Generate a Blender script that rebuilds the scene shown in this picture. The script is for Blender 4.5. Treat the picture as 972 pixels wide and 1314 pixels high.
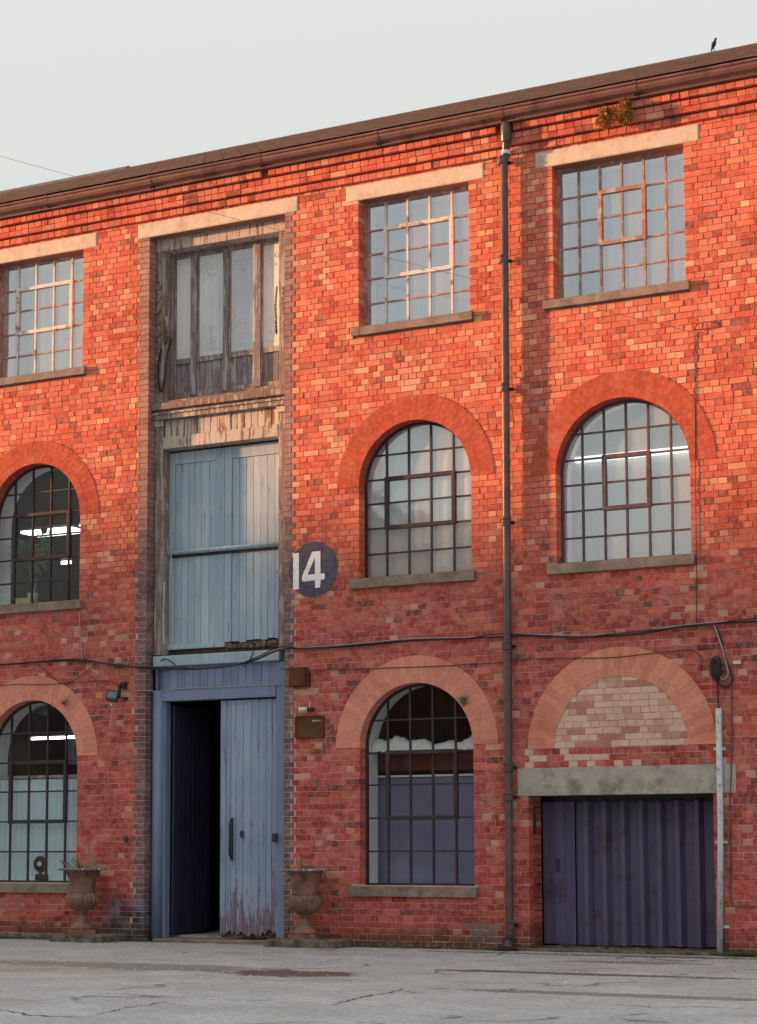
import bpy, math, random
from mathutils import Vector, Matrix
random.seed(14)
R = math.radians
scene = bpy.context.scene
for o in list(bpy.data.objects): bpy.data.objects.remove(o)

# ------------------------------------------------------------------ camera
CAM = Vector((11.0, -20.336, 1.208))
yaw, pitch, roll = R(27.762), R(5.844), R(-0.198)
Fv = Vector((-math.sin(yaw)*math.cos(pitch), math.cos(yaw)*math.cos(pitch), math.sin(pitch)))
Rv = Vector((math.cos(yaw), math.sin(yaw), 0)); Uv = Rv.cross(Fv)
R2 = Rv*math.cos(roll)+Uv*math.sin(roll); U2 = Uv*math.cos(roll)-Rv*math.sin(roll)
cd = bpy.data.cameras.new('camera'); cam = bpy.data.objects.new('camera', cd); scene.collection.objects.link(cam)
cam.matrix_world = Matrix(((R2.x, U2.x, -Fv.x, CAM.x), (R2.y, U2.y, -Fv.y, CAM.y), (R2.z, U2.z, -Fv.z, CAM.z), (0, 0, 0, 1)))
cd.sensor_fit = 'VERTICAL'; cd.sensor_height = 24; cd.lens = 24*2505/1314
cd.shift_y = (824.805-657)/1314
cd.clip_end = 3000
scene.camera = cam
scene.render.resolution_x = 757; scene.render.resolution_y = 1024

# ------------------------------------------------------------------ sky, sun, exposure
TAN = 3.7                                   # sun grazes the facade: sideways run per metre of depth
az = math.atan(TAN)
SUN_EL = R(5.0)
sd = Vector((-math.sin(az)*math.cos(SUN_EL), -math.cos(az)*math.cos(SUN_EL), math.sin(SUN_EL)))   # towards the sun
world = bpy.data.worlds.new("World"); scene.world = world; world.use_nodes = True
wn = world.node_tree.nodes; wl = world.node_tree.links
bg = wn['Background']; bg.inputs['Strength'].default_value = 0.1
sky = wn.new('ShaderNodeTexSky'); sky.sky_type = 'NISHITA'; sky.sun_disc = False
sky.sun_elevation = SUN_EL; sky.sun_rotation = math.atan2(sd.x, sd.y) % (2*math.pi)
sky.air_density = 1.4; sky.dust_density = 3.0; sky.ozone_density = 1.0
mixw = wn.new('ShaderNodeMix'); mixw.data_type = 'RGBA'; mixw.inputs[0].default_value = 0.86
# thin even high cloud over the whole sky, brighter towards the zenith as overcast skies are
wtc = wn.new('ShaderNodeTexCoord'); wsx = wn.new('ShaderNodeSeparateXYZ'); wl.new(wtc.outputs['Generated'], wsx.inputs[0])
wmr = wn.new('ShaderNodeMapRange'); wmr.inputs[1].default_value = 0; wmr.inputs[2].default_value = 1; wmr.inputs[3].default_value = 1.70; wmr.inputs[4].default_value = 3.15
wl.new(wsx.outputs[2], wmr.inputs[0])
wvm = wn.new('ShaderNodeVectorMath'); wvm.operation = 'SCALE'; wvm.inputs[0].default_value = (1.0, 1.01, .985); wl.new(wmr.outputs[0], wvm.inputs['Scale'])
wl.new(wvm.outputs[0], mixw.inputs[7])
wl.new(sky.outputs[0], mixw.inputs[6]); wl.new(mixw.outputs[2], bg.inputs['Color'])
sl = bpy.data.lights.new('sun', 'SUN'); sun = bpy.data.objects.new('sun', sl); scene.collection.objects.link(sun)
sun.rotation_euler = sd.to_track_quat('Z', 'Y').to_euler(); sun.location = (-30, -20, 30)
sl.energy = 3.2; sl.angle = R(1.2); sl.color = (1.0, 0.47, 0.20)
scene.view_settings.view_transform = 'Standard'; scene.view_settings.look = 'None'
scene.view_settings.gamma = 1.0; scene.view_settings.use_curve_mapping = False
scene.view_settings.exposure = 1.85

# ------------------------------------------------------------------ helpers
COL = scene.collection
def link(o, parent=None, label=None, cat=None, group=None, kind=None):
    COL.objects.link(o)
    if parent: o.parent = parent
    if label: o['label'] = label
    if cat: o['category'] = cat
    if group: o['group'] = group
    if kind: o['kind'] = kind
    return o
def empty(name, loc=(0, 0, 0), label=None, cat=None, group=None, parent=None):
    o = bpy.data.objects.new(name, None); o.location = loc; o.empty_display_size = .2
    return link(o, parent, label, cat, group)
class MB:
    def __init__(s): s.v = []; s.f = []; s.t = []
    def add(s, vs, fs, tone=None):
        n = len(s.v); s.v += [tuple(v) for v in vs]; s.f += [tuple(i+n for i in f) for f in fs]
        if tone is not None: s.t += [tone]*len(vs)
        return s
    def box(s, x0, x1, y0, y1, z0, z1, tone=None):
        return s.add([(x0,y0,z0),(x1,y0,z0),(x1,y1,z0),(x0,y1,z0),(x0,y0,z1),(x1,y0,z1),(x1,y1,z1),(x0,y1,z1)],
                     [(0,3,2,1),(4,5,6,7),(0,1,5,4),(1,2,6,5),(2,3,7,6),(3,0,4,7)], tone)
    def prism(s, poly, y0, y1, tone=None):            # poly: (x, z) list, counter-clockwise seen from -y
        n = len(poly)
        vs = [(x, y0, z) for x, z in poly]+[(x, y1, z) for x, z in poly]
        fs = [tuple(range(n)), tuple(reversed(range(n, 2*n)))]+[(i, i+n, (i+1) % n+n, (i+1) % n) for i in range(n)]
        return s.add(vs, fs, tone)
    def tube(s, pts, r, n=6, cap=True):
        pts = [Vector(p) for p in pts]; rings = []
        for i, p in enumerate(pts):
            d = (pts[min(i+1, len(pts)-1)]-pts[max(i-1, 0)]).normalized()
            a = Vector((0, 0, 1)) if abs(d.z) < .9 else Vector((1, 0, 0))
            u = d.cross(a).normalized(); w = d.cross(u)
            rr = r[i] if isinstance(r, (list, tuple)) else r
            rings.append([p+(u*math.cos(2*math.pi*k/n)+w*math.sin(2*math.pi*k/n))*rr for k in range(n)])
        b = len(s.v); s.v += [tuple(q) for ring in rings for q in ring]
        for i in range(len(pts)-1):
            for k in range(n):
                s.f.append((b+i*n+k, b+i*n+(k+1) % n, b+(i+1)*n+(k+1) % n, b+(i+1)*n+k))
        if cap: s.f.append(tuple(b+k for k in reversed(range(n)))); s.f.append(tuple(b+(len(pts)-1)*n+k for k in range(n)))
        return s
    def lathe(s, prof, n=32, ribs=None, c=(0, 0, 0)):
        b = len(s.v)
        for j, (r, z) in enumerate(prof):
            for k in range(n):
                a = 2*math.pi*k/n; rr = r*(1+(ribs(j, a) if ribs else 0))
                s.v.append((c[0]+rr*math.cos(a), c[1]+rr*math.sin(a), c[2]+z))
        for j in range(len(prof)-1):
            for k in range(n):
                s.f.append((b+j*n+k, b+j*n+(k+1) % n, b+(j+1)*n+(k+1) % n, b+(j+1)*n+k))
        s.f.append(tuple(b+k for k in reversed(range(n)))); s.f.append(tuple(b+(len(prof)-1)*n+k for k in range(n)))
        return s
    def mesh(s, name, mat, smooth=False, bevel=0):
        m = bpy.data.meshes.new(name); m.from_pydata(s.v, [], s.f)
        if s.t:
            a = m.attributes.new('tone', 'FLOAT_COLOR', 'POINT')
            a.data.foreach_set('color', [c for t in s.t for c in (t[0], t[1], t[2], 1.0)])
        m.materials.append(mat)
        if smooth: m.polygons.foreach_set('use_smooth', [True]*len(m.polygons))
        m.update(); return m
    def build(s, name, mat, parent=None, smooth=False, bevel=0, **k):
        o = bpy.data.objects.new(name, s.mesh(name, mat, smooth))
        if bevel:
            b = o.modifiers.new('bevel', 'BEVEL'); b.width = bevel; b.segments = 2; b.limit_method = 'ANGLE'
        return link(o, parent, **k)
def spline(pts, n=8):
    P = [Vector(p) for p in pts]; P = [P[0]*2-P[1]]+P+[P[-1]*2-P[-2]]; out = []
    for i in range(1, len(P)-2):
        for k in range(n):
            t = k/n
            out.append(.5*((2*P[i])+(P[i+1]-P[i-1])*t+(2*P[i-1]-5*P[i]+4*P[i+1]-P[i+2])*t*t+(3*P[i]-P[i-1]-3*P[i+1]+P[i+2])*t**3))
    return out+[P[-2]]

# ------------------------------------------------------------------ materials
class NT:
    def __init__(s, name):
        s.m = bpy.data.materials.new(name); s.m.use_nodes = True
        s.n = s.m.node_tree.nodes; s.l = s.m.node_tree.links; s.b = s.n['Principled BSDF']
        s.geo = s.n.new('ShaderNodeNewGeometry'); s.pos = s.geo.outputs['Position']
    def put(s, sock, v):
        if isinstance(v, bpy.types.NodeSocket): s.l.new(v, sock)
        elif v is not None:
            sock.default_value = (tuple(v)+(1,)) if (isinstance(v, tuple) and len(v) == 3 and sock.type == 'RGBA') else v
    def scale(s, v, sc, off=(0, 0, 0)):
        m = s.n.new('ShaderNodeMapping'); s.put(m.inputs['Vector'], v); m.inputs['Scale'].default_value = sc; m.inputs['Location'].default_value = off
        return m.outputs[0]
    def noise(s, sc, detail=4, rough=.6, vec=None, dist=0):
        t = s.n.new('ShaderNodeTexNoise'); t.inputs['Scale'].default_value = sc; t.inputs['Detail'].default_value = detail
        t.inputs['Roughness'].default_value = rough; t.inputs['Distortion'].default_value = dist
        s.l.new(vec or s.pos, t.inputs['Vector']); return t.outputs['Fac']
    def voro(s, sc, vec=None, feature='F1', out='Distance'):
        t = s.n.new('ShaderNodeTexVoronoi'); t.feature = feature; t.inputs['Scale'].default_value = sc
        s.l.new(vec or s.pos, t.inputs['Vector']); return t.outputs[out]
    def math(s, op, a, b=None, c=None, clamp=False):
        t = s.n.new('ShaderNodeMath'); t.operation = op; t.use_clamp = clamp
        s.put(t.inputs[0], a); s.put(t.inputs[1], b)
        if c is not None: s.put(t.inputs[2], c)
        return t.outputs[0]
    def rng(s, v, a, b, c=0., d=1., smooth=True):
        t = s.n.new('ShaderNodeMapRange'); t.interpolation_type = 'SMOOTHSTEP' if smooth else 'LINEAR'
        s.put(t.inputs[0], v)
        for i, q in enumerate((a, b, c, d)): s.put(t.inputs[i+1], q)
        return t.outputs[0]
    def mix(s, f, a, b, mode='MIX'):
        t = s.n.new('ShaderNodeMix'); t.data_type = 'RGBA'; t.blend_type = mode
        s.put(t.inputs[0], f); s.put(t.inputs[6], a); s.put(t.inputs[7], b); return t.outputs[2]
    def xyz(s):
        t = s.n.new('ShaderNodeSeparateXYZ'); s.l.new(s.pos, t.inputs[0]); return t.outputs
    def bump(s, h, strength=.5, dist=.01, prev=None):
        t = s.n.new('ShaderNodeBump'); t.inputs['Strength'].default_value = strength; t.inputs['Distance'].default_value = dist
        s.l.new(h, t.inputs['Height'])
        if prev: s.l.new(prev, t.inputs['Normal'])
        return t.outputs[0]
    def out(s, col, rough=.85, nrm=None, spec=.3, metal=0):
        s.put(s.b.inputs['Base Color'], col); s.put(s.b.inputs['Roughness'], rough)
        s.b.inputs['Specular IOR Level'].default_value = spec; s.b.inputs['Metallic'].default_value = metal
        if nrm: s.l.new(nrm, s.b.inputs['Normal'])
        return s.m

def m_brick(name='brick', grit=1.):
    t = NT(name)
    at = t.n.new('ShaderNodeAttribute'); at.attribute_name = 'tone'
    oi = t.n.new('ShaderNodeObjectInfo')
    base = t.mix(1.0, at.outputs['Color'], oi.outputs['Color'], 'ADD')
    n1 = t.noise(42, 5, .7); n2 = t.noise(7, 4, .6); n3 = t.noise(160, 2, .6); n4 = t.noise(1.1, 4, .6)
    n5 = t.noise(18, 4, .65); n6 = t.noise(3.2, 5, .7)
    c = t.mix(t.rng(n5, .42, .66, 0, .62*grit), base, t.mix(.5, base, (.74, .36, .25)))          # dusty bloom on the faces
    c = t.mix(t.rng(n1, .48, .22, 0, .75), c, t.mix(1, c, (.42, .32, .32), 'MULTIPLY'))
    c = t.mix(t.rng(n3, .62, .72, 0, .50*grit), c, (.72, .46, .34))                 # pale grit
    c = t.mix(t.rng(n3, .38, .28, 0, .65), c, (.12, .04, .035))                # dark pits
    c = t.mix(t.rng(n6, .50, .66, 0, .55*grit), c, t.mix(.5, c, (.62, .37, .30)))
    c = t.mix(t.rng(n4, .50, .70, 0, .55), c, t.mix(1, c, (.70, .56, .58), 'MULTIPLY'))
    c = t.mix(t.rng(n2, .40, .28, 0, .45), c, t.mix(1, c, (.62, .50, .52), 'MULTIPLY'))
    st_ = t.noise(1, 4, .65, t.scale(t.pos, (2.6, 2.6, .33)))
    c = t.mix(t.rng(st_, .52, .70, 0, .42), c, t.mix(1, c, (.60, .54, .54), 'MULTIPLY'))      # rain-washed soot streaks
    z = t.xyz()
    bx_ = t.math('MULTIPLY', t.rng(z[0], -3.75, -3.45), t.rng(z[0], -2.98, -3.02)); sm = t.math('ADD', z[2], t.math('MULTIPLY', t.noise(5, 5, .7), .7))
    c = t.mix(t.math('MULTIPLY', bx_, t.rng(sm, 1.0, .7, 0, .92)), c, t.mix(t.rng(t.noise(4, 4, .6), .42, .6), (.045, .035, .04), (.17, .17, .25)))   # soot and blue overpaint beside the door
    damp = t.math('ADD', z[2], t.math('MULTIPLY', t.noise(3, 4, .6), -.5))
    c = t.mix(t.rng(damp, .08, -.22, 0, .8), c, (.06, .052, .035))             # moss and splash line at the foot of the wall
    h = t.math('ADD', t.math('MULTIPLY', n1, .8), t.math('MULTIPLY', n3, .35))
    return t.out(c, .92, t.bump(h, .55, .006), .2)
def m_simple(name, a, b, sc=6, rough=.85, bump=.3, bsc=60, bd=.004, spec=.3, c3=None, sc3=2, metal=0, stretch=None):
    t = NT(name); v = t.scale(t.pos, stretch) if stretch else t.pos
    n = t.noise(sc, 6, .65, v); c = t.mix(t.rng(n, .3, .7), a, b)
    if c3: c = t.mix(t.rng(t.noise(sc3, 5, .7), .5, .68), c, c3)
    g = t.noise(bsc, 4, .6, v)
    c = t.mix(t.rng(g, .55, .8, 0, .35), c, t.mix(1, c, (.6, .6, .6), 'MULTIPLY'))
    return t.out(c, rough, t.bump(g, bump, bd), spec, metal)
def m_wood(name, paint, paint2, wood, wood2, peel=.5, low=None, seed=0):
    t = NT(name); v = t.scale(t.pos, (26, 26, 1.6), (seed, seed, 0)); vf = t.scale(t.pos, (110, 110, 5))
    oi = t.n.new('ShaderNodeObjectInfo')
    n = t.noise(1, 5, .65, v); g = t.noise(1, 4, .7, vf); big = t.noise(1.7, 4, .6)
    p = t.mix(t.rng(big, .3, .7), paint, paint2)
    p = t.mix(t.rng(n, .35, .7, 0, .5), p, t.mix(1, p, (.72, .72, .76), 'MULTIPLY'))
    p = t.mix(t.math('MULTIPLY', oi.outputs['Random'], .6), p, t.mix(1, p, (.62, .68, .76), 'MULTIPLY'))
    w = t.mix(t.rng(g, .35, .65), wood, wood2)
    pk = t.math('ADD', t.math('MULTIPLY', n, .6), t.math('MULTIPLY', t.noise(9, 5, .7, t.scale(t.pos, (1, 1, .35))), .5))
    if low:
        z = t.xyz()[2]; pk = t.math('ADD', pk, t.rng(z, low[0], low[1], low[2], 0))
    f = t.rng(pk, peel, peel+.05)
    c = t.mix(f, p, w)
    c = t.mix(t.rng(g, .5, .3, 0, .3), c, t.mix(1, c, (.55, .55, .55), 'MULTIPLY'))
    b = t.bump(g, .35, .003); b = t.bump(f, .5, -.002, b)
    return t.out(c, t.mix(f, (.5,)*3, (.9,)*3), b, .3)
def m_glass(name, dust=(.45, .47, .47), amt=.12, ior=1.9, seed=0., film=0.):
    t = NT(name); t.n.remove(t.b)
    gl = t.n.new('ShaderNodeBsdfGlossy'); gl.inputs['Roughness'].default_value = .05; gl.inputs['Color'].default_value = (.84, .92, 1, 1)
    tr = t.n.new('ShaderNodeBsdfTransparent'); tr.inputs['Color'].default_value = (.95, .97, .97, 1)
    fr = t.n.new('ShaderNodeFresnel'); fr.inputs['IOR'].default_value = ior
    m1 = t.n.new('ShaderNodeMixShader'); front = t.math('SUBTRACT', 1., t.geo.outputs['Backfacing']); t.l.new(t.math('MULTIPLY', t.math('ADD', fr.outputs[0], film, clamp=True), front), m1.inputs[0]); t.l.new(tr.outputs[0], m1.inputs[1]); t.l.new(gl.outputs[0], m1.inputs[2])
    df = t.n.new('ShaderNodeBsdfDiffuse'); oi = t.n.new('ShaderNodeObjectInfo')
    rnd = oi.outputs['Random']
    dc = t.mix(rnd, dust, t.mix(1, dust, (1.10, .98, .92), 'MULTIPLY')); t.l.new(dc, df.inputs['Color'])
    streak = t.noise(1, 4, .6, t.scale(t.pos, (9, 9, 1.2), (seed, 0, 0)))
    cloud = t.noise(1.3, 3, .5)
    f = t.math('MULTIPLY', t.rng(t.math('ADD', streak, t.math('MULTIPLY', cloud, .6)), .5, 1.1, .5, 1.6), t.math('MULTIPLY', t.math('ADD', t.math('MULTIPLY', rnd, 2.2), .3), amt*.75))
    m2 = t.n.new('ShaderNodeMixShader'); t.l.new(t.math('MULTIPLY', f, front), m2.inputs[0]); t.l.new(m1.outputs[0], m2.inputs[1]); t.l.new(df.outputs[0], m2.inputs[2])
    t.l.new(t.bump(t.noise(5, 2, .5), .06, .02), gl.inputs['Normal'])
    t.l.new(m2.outputs[0], t.n['Material Output'].inputs['Surface']); return t.m
def m_emit(name, col, st):
    t = NT(name); t.b.inputs['Emission Color'].default_value = tuple(col)+(1,); t.b.inputs['Emission Strength'].default_value = st
    t.b.inputs['Base Color'].default_value = (.8, .8, .8, 1); return t.m

def m_ground():
    t = NT('asphalt'); X, Y, Z = t.xyz()[0], t.xyz()[1], None
    n1 = t.noise(1.2, 6, .65); n2 = t.noise(45, 4, .7); n3 = t.noise(260, 2, .6)
    c = t.mix(t.rng(n1, .35, .68), (.325, .34, .356), (.465, .48, .495))
    c = t.mix(t.rng(n2, .35, .7, 0, .5), c, (.52, .525, .52)); n8 = t.noise(14, 5, .75); c = t.mix(t.rng(n8, .52, .40, 0, .55), c, (.20, .205, .205))
    fl_ = t.noise(1.0, 6, .75, t.scale(t.pos, (1.3, 5.5, 1), (8, 3, 0))); c = t.mix(t.rng(fl_, .56, .66, 0, .55), c, (.22, .215, .21)); c = t.mix(t.rng(fl_, .44, .34, 0, .4), c, (.58, .58, .57))
    c = t.mix(t.rng(n3, .56, .70, 0, .7), c, (.66, .66, .65)); c = t.mix(t.rng(n3, .44, .3, 0, .75), c, (.12, .12, .12))
    v2 = t.scale(t.pos, (.35, .9, 1), (3, 1, 0))
    st = t.noise(1.0, 6, .7, v2)
    c = t.mix(t.rng(st, .57, .64, 0, .45), c, (.24, .21, .20))                  # drying damp streaks
    warp = t.noise(.9, 5, .7)
    def spot(cx, cy, rx, ry, col, k, edge=.12, cut=0):
        nonlocal c
        a = t.math('DIVIDE', t.math('SUBTRACT', X, cx), rx); b = t.math('DIVIDE', t.math('SUBTRACT', Y, cy), ry)
        d = t.math('SQRT', t.math('ADD', t.math('MULTIPLY', a, a), t.math('MULTIPLY', b, b)))
        d = t.math('ADD', d, t.math('MULTIPLY', t.math('SUBTRACT', t.noise(2.6, 5, .75), .5), 2.2))
        c = t.mix(t.rng(d, 1.0, 1.0-edge, 0, k), c, col)
        return t.rng(d, 1.0, 1.0-edge, 0, 1)
    p1 = spot(1.72, -4.45, .72, .42, (.085, .040, .032), .85)
    p2 = spot(-.2, -4.2, 2.2, .45, (.11, .085, .075), .55)
    p3 = spot(4.3, -3.4, 1.7, .16, (.09, .045, .035), .75)
    p4 = spot(4.0, -1.6, .8, .22, (.12, .08, .07), .6)
    p5 = spot(5.4, -5.6, 1.6, .18, (.07, .07, .06), .6)
    p6 = spot(-1.3, -5.0, 1.5, .5, (.36, .31, .27), .7)
    p7 = spot(3.2, -.55, 2.4, .16, (.10, .075, .065), .7)
    # edge of the wall: darker dirt and moss
    m = t.math('ADD', Y, t.math('MULTIPLY', t.noise(4, 5, .7), .5))
    c = t.mix(t.rng(m, -.02, .16, 0, .85), c, (.075, .065, .04))
    vd = t.scale(t.pos, (.42, .55, 1)); wv = t.n.new('ShaderNodeVectorMath'); wv.operation = 'ADD'; t.l.new(vd, wv.inputs[0])
    nn = t.n.new('ShaderNodeTexNoise'); nn.inputs['Scale'].default_value = 2.2; nn.inputs['Detail'].default_value = 6; t.l.new(vd, nn.inputs['Vector'])
    sc_ = t.n.new('ShaderNodeVectorMath'); sc_.operation = 'SCALE'; sc_.inputs['Scale'].default_value = .55; t.l.new(nn.outputs['Color'], sc_.inputs[0]); t.l.new(sc_.outputs[0], wv.inputs[1])
    e = t.voro(1.0, wv.outputs[0], 'DISTANCE_TO_EDGE')
    cr = t.math('MULTIPLY', t.rng(e, .016, .004), t.rng(t.noise(.7, 3, .6), .49, .56))
    c = t.mix(t.math('MULTIPLY', cr, .6), c, (.06, .06, .055))
    b = t.bump(t.math('ADD', n2, t.math('MULTIPLY', n3, .6)), .35, .008)
    b = t.bump(cr, .8, -.02, b); b = t.bump(n1, .4, .05, b)
    wet = t.math('ADD', p1, t.math('MULTIPLY', p3, .6), clamp=True)
    return t.out(c, t.rng(wet, 0, 1, .92, .45, False), b, .3)

M = dict(
    brick=m_brick(), rubbed=m_brick('rubbed_brick', .55), ground=m_ground(),
    stone=m_simple('lintel_stone', (.58, .48, .38), (.68, .57, .46), 5, .9, .45, 26, .008, c3=(.48, .38, .31), sc3=3),
    sill=m_simple('sill_stone', (.20, .15, .12), (.30, .235, .20), 6, .9, .5, 45, .006, c3=(.15, .12, .10), sc3=4),
    concrete=m_simple('concrete', (.34, .32, .28), (.46, .43, .38), 5, .92, .8, 70, .008, c3=(.24, .21, .18), sc3=3),
    gutter=m_simple('rusty_gutter', (.150, .072, .060), (.205, .105, .088), 4, .6, .3, 60, .003, c3=(.09, .04, .035), sc3=3, stretch=(1, 3, 3)),
    pipe=m_simple('pipe_paint', (.060, .048, .052), (.095, .078, .080), 5, .30, .25, 40, .003, c3=(.16, .07, .045), sc3=5, spec=.5),
    slate=m_simple('slate', (.082, .058, .056), (.125, .088, .082), 3, .85, .15, 30, .004, c3=(.15, .108, .098), sc3=5, stretch=(.5, 4, 4)),
    lead=m_simple('lead', (.085, .085, .082), (.12, .12, .115), 3, .6, .2, 20, .01),
    dark=m_simple('dark_iron', (.018, .018, .02), (.03, .028, .03), 12, .5, .2, 60, .002, spec=.5),
    cable=m_simple('cable_black', (.03, .022, .022), (.055, .04, .04), 10, .6, .2, 60, .002),
    cable_pale=m_simple('cable_grey', (.30, .26, .25), (.42, .38, .36), 10, .6, .2, 60, .002),
    steel=m_simple('window_steel', (.030, .022, .030), (.05, .036, .045), 9, .55, .4, 60, .002, c3=(.07, .04, .035), sc3=7),
    steel_purple=m_simple('window_steel_purple', (.085, .05, .07), (.13, .085, .10), 9, .55, .4, 60, .002, c3=(.06, .035, .04), sc3=7),
    steel_white=m_simple('window_steel_white', (.62, .56, .52), (.76, .70, .66), 9, .6, .6, 60, .002, c3=(.24, .10, .07), sc3=6),
    steel_rust=m_simple('window_steel_rust', (.30, .15, .12), (.42, .25, .21), 9, .6, .6, 60, .002, c3=(.50, .42, .38), sc3=9),
    wood_old=m_wood('bare_wood', (.50, .47, .42), (.40, .36, .33), (.16, .115, .10), (.30, .23, .20), .50, seed=3),
    wood_pale=m_wood('flaking_cream_paint', (.62, .53, .45), (.54, .45, .38), (.17, .11, .085), (.32, .23, .18), .565, seed=9),
    wood_grey=m_wood('weathered_grey_wood', (.40, .40, .41), (.30, .29, .31), (.15, .115, .125), (.27, .22, .22), .50, seed=5),
    blue=m_wood('blue_door_paint', (.38, .49, .57), (.46, .55, .62), (.20, .23, .28), (.29, .33, .37), .63, seed=1),
    blue_low=m_wood('worn_blue_door_paint', (.27, .345, .47), (.33, .41, .52), (.15, .125, .17), (.25, .19, .24), .625, low=(.05, .9, .16), seed=2),
    blue_trim=m_wood('blue_frame_paint', (.22, .27, .41), (.26, .32, .44), (.13, .13, .18), (.22, .21, .25), .74, low=(0, .4, .1), seed=4),
    rot=m_simple('rotten_wood', (.045, .03, .022), (.17, .10, .07), 22, .95, .8, 60, .006, c3=(.30, .22, .19), sc3=14),
    shutter=m_simple('shutter_paint', (.085, .076, .145), (.118, .104, .18), 3, .45, .25, 50, .002, c3=(.075, .055, .075), sc3=2.2, stretch=(6, 6, .5)),
    terracotta=m_simple('urn_iron', (.17, .085, .068), (.30, .16, .13), 7, .85, .7, 50, .007, c3=(.085, .048, .042), sc3=6),
    urnrim=m_simple('urn_rim', (.10, .085, .085), (.22, .19, .19), 30, .85, .7, 80, .005, c3=(.75, .70, .68), sc3=26),
    moss=m_simple('mossy_stone', (.075, .062, .05), (.24, .20, .165), 9, .95, .9, 50, .01, c3=(.05, .052, .024), sc3=5),
    rust=m_simple('rust_plate', (.085, .022, .012), (.15, .045, .025), 7, .8, .4, 60, .003, c3=(.06, .02, .015), sc3=8),
    plaque=m_simple('plaque_wood', (.07, .022, .012), (.13, .045, .02), 7, .55, .3, 60, .003, c3=(.045, .015, .01), sc3=9),
    white=m_simple('white_plastic', (.62, .58, .55), (.72, .68, .66), 9, .6, .1, 60, .002),
    paintwhite=m_simple('white_paint', (.82, .80, .80), (.88, .87, .87), 14, .85, .5, 60, .003, c3=(.72, .68, .67), sc3=12),
    roundel=m_simple('roundel_paint', (.075, .072, .110), (.105, .10, .145), 8, .8, .6, 60, .004, c3=(.05, .04, .065), sc3=9),
    galv=m_simple('galvanised', (.52, .58, .61), (.64, .70, .73), 7, .5, .3, 60, .002, c3=(.28, .29, .29), sc3=14, stretch=(1, 1, .25)),
    plaster=m_simple('plaster_white', (.80, .86, .88), (.84, .88, .90), 4, .9, .2, 30, .003),
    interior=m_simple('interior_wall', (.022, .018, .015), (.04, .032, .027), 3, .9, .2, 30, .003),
    dim=m_simple('near_black_interior', (.035, .032, .03), (.05, .045, .042), 3, .9, .2, 30, .003),  # one even near-black brown for the bay lining and backing pieces
    curt_blue=m_simple('curtain_blue', (.58, .70, .76), (.68, .79, .83), 1, .9, .2, 30, .003, stretch=(9, 1, .7)),
    blind_navy=m_simple('blind_navy', (.19, .18, .28), (.24, .24, .37), 2, .8, .1, 30, .003, c3=(.19, .16, .24), sc3=1.2),
    blind_grey=m_simple('blind_grey', (.34, .42, .50), (.46, .54, .62), 1, .9, .1, 30, .003, stretch=(7, 1, .9)),
    blind_pale=m_simple('blind_pale', (.56, .60, .61), (.70, .74, .74), 1.2, .9, .1, 30, .003, c3=(.64, .58, .56), sc3=1.1, stretch=(3, 1, 1)),
    blind_frost=m_simple('blind_frost', (.50, .54, .54), (.62, .64, .62), 1.0, .9, .1, 30, .003, c3=(.66, .54, .48), sc3=1.3, stretch=(2, 1, 1.6)),
    fluff=m_simple('glass_wool', (.80, .80, .78), (.90, .90, .88), 14, .95, .8, 40, .02),
    leafdark=m_simple('palm_leaf', (.12, .14, .06), (.22, .22, .11), 20, .7, .2, 60, .002),
    leafgreen=m_simple('green_leaf', (.08, .30, .12), (.14, .45, .20), 20, .6, .2, 60, .002),
    weed=m_simple('dry_weed', (.30, .13, .03), (.48, .24, .07), 30, .8, .2, 60, .002, c3=(.07, .05, .02), sc3=9),
    grass=m_simple('grass', (.06, .11, .03), (.10, .16, .05), 20, .8, .2, 60, .002),
    bird=m_simple('crow_feather', (.012, .012, .018), (.022, .02, .03), 20, .45, .2, 90, .002, spec=.5),
    yellow=m_simple('yellow_green_plastic', (.42, .48, .10), (.5, .55, .14), 4, .6, .1, 30, .002),
    rot_warm=m_wood('old_ledge_wood', (.44, .36, .31), (.34, .27, .23), (.15, .09, .07), (.28, .19, .15), .47, seed=13),
    blind_white=m_simple('blind_white', (.74, .80, .82), (.84, .88, .88), 1.2, .9, .1, 30, .003, c3=(.70, .74, .76), sc3=1.1, stretch=(3, 1, 1)),
    blue_shaded=m_wood('shaded_blue_paint', (.030, .032, .062), (.038, .042, .078), (.02, .02, .03), (.03, .03, .04), .9, seed=6),  # blue door paint darkened for the shade inside the bay
    lampglass=m_simple('lamp_glass', (.13, .15, .14), (.19, .21, .20), 9, .25, .1, 60, .001),
)
def m_cloth(name, a, b, tr=.5):
    t = NT(name); t.n.remove(t.b); v = t.noise(1, 4, .6, t.scale(t.pos, (9, 1, .7)))
    c = t.mix(t.rng(v, .3, .7), a, b); d = t.n.new('ShaderNodeBsdfDiffuse'); l = t.n.new('ShaderNodeBsdfTranslucent'); m = t.n.new('ShaderNodeMixShader'); m.inputs[0].default_value = tr
    t.l.new(c, d.inputs['Color']); t.l.new(c, l.inputs['Color']); t.l.new(d.outputs[0], m.inputs[1]); t.l.new(l.outputs[0], m.inputs[2]); t.l.new(m.outputs[0], t.n['Material Output'].inputs['Surface']); return t.m
M['curt_blue'] = m_cloth('curtain_blue_cloth', (.66, .82, .88), (.76, .89, .94), .12)
for nm, ior, amt, dust, film in (('glass_dirty', 1.7, .16, (.42, .50, .60), .42), ('glass_milky', 1.7, .18, (.50, .60, .66), .34), ('glass_veiled', 1.6, .16, (.56, .66, .72), .30), ('glass_clear', 1.5, .012, (.4, .42, .42), 0.), ('glass_etched', 1.7, .8, (.66, .72, .74), .24)):
    M[nm] = m_glass(nm, dust, amt, ior, film=film)
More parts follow.
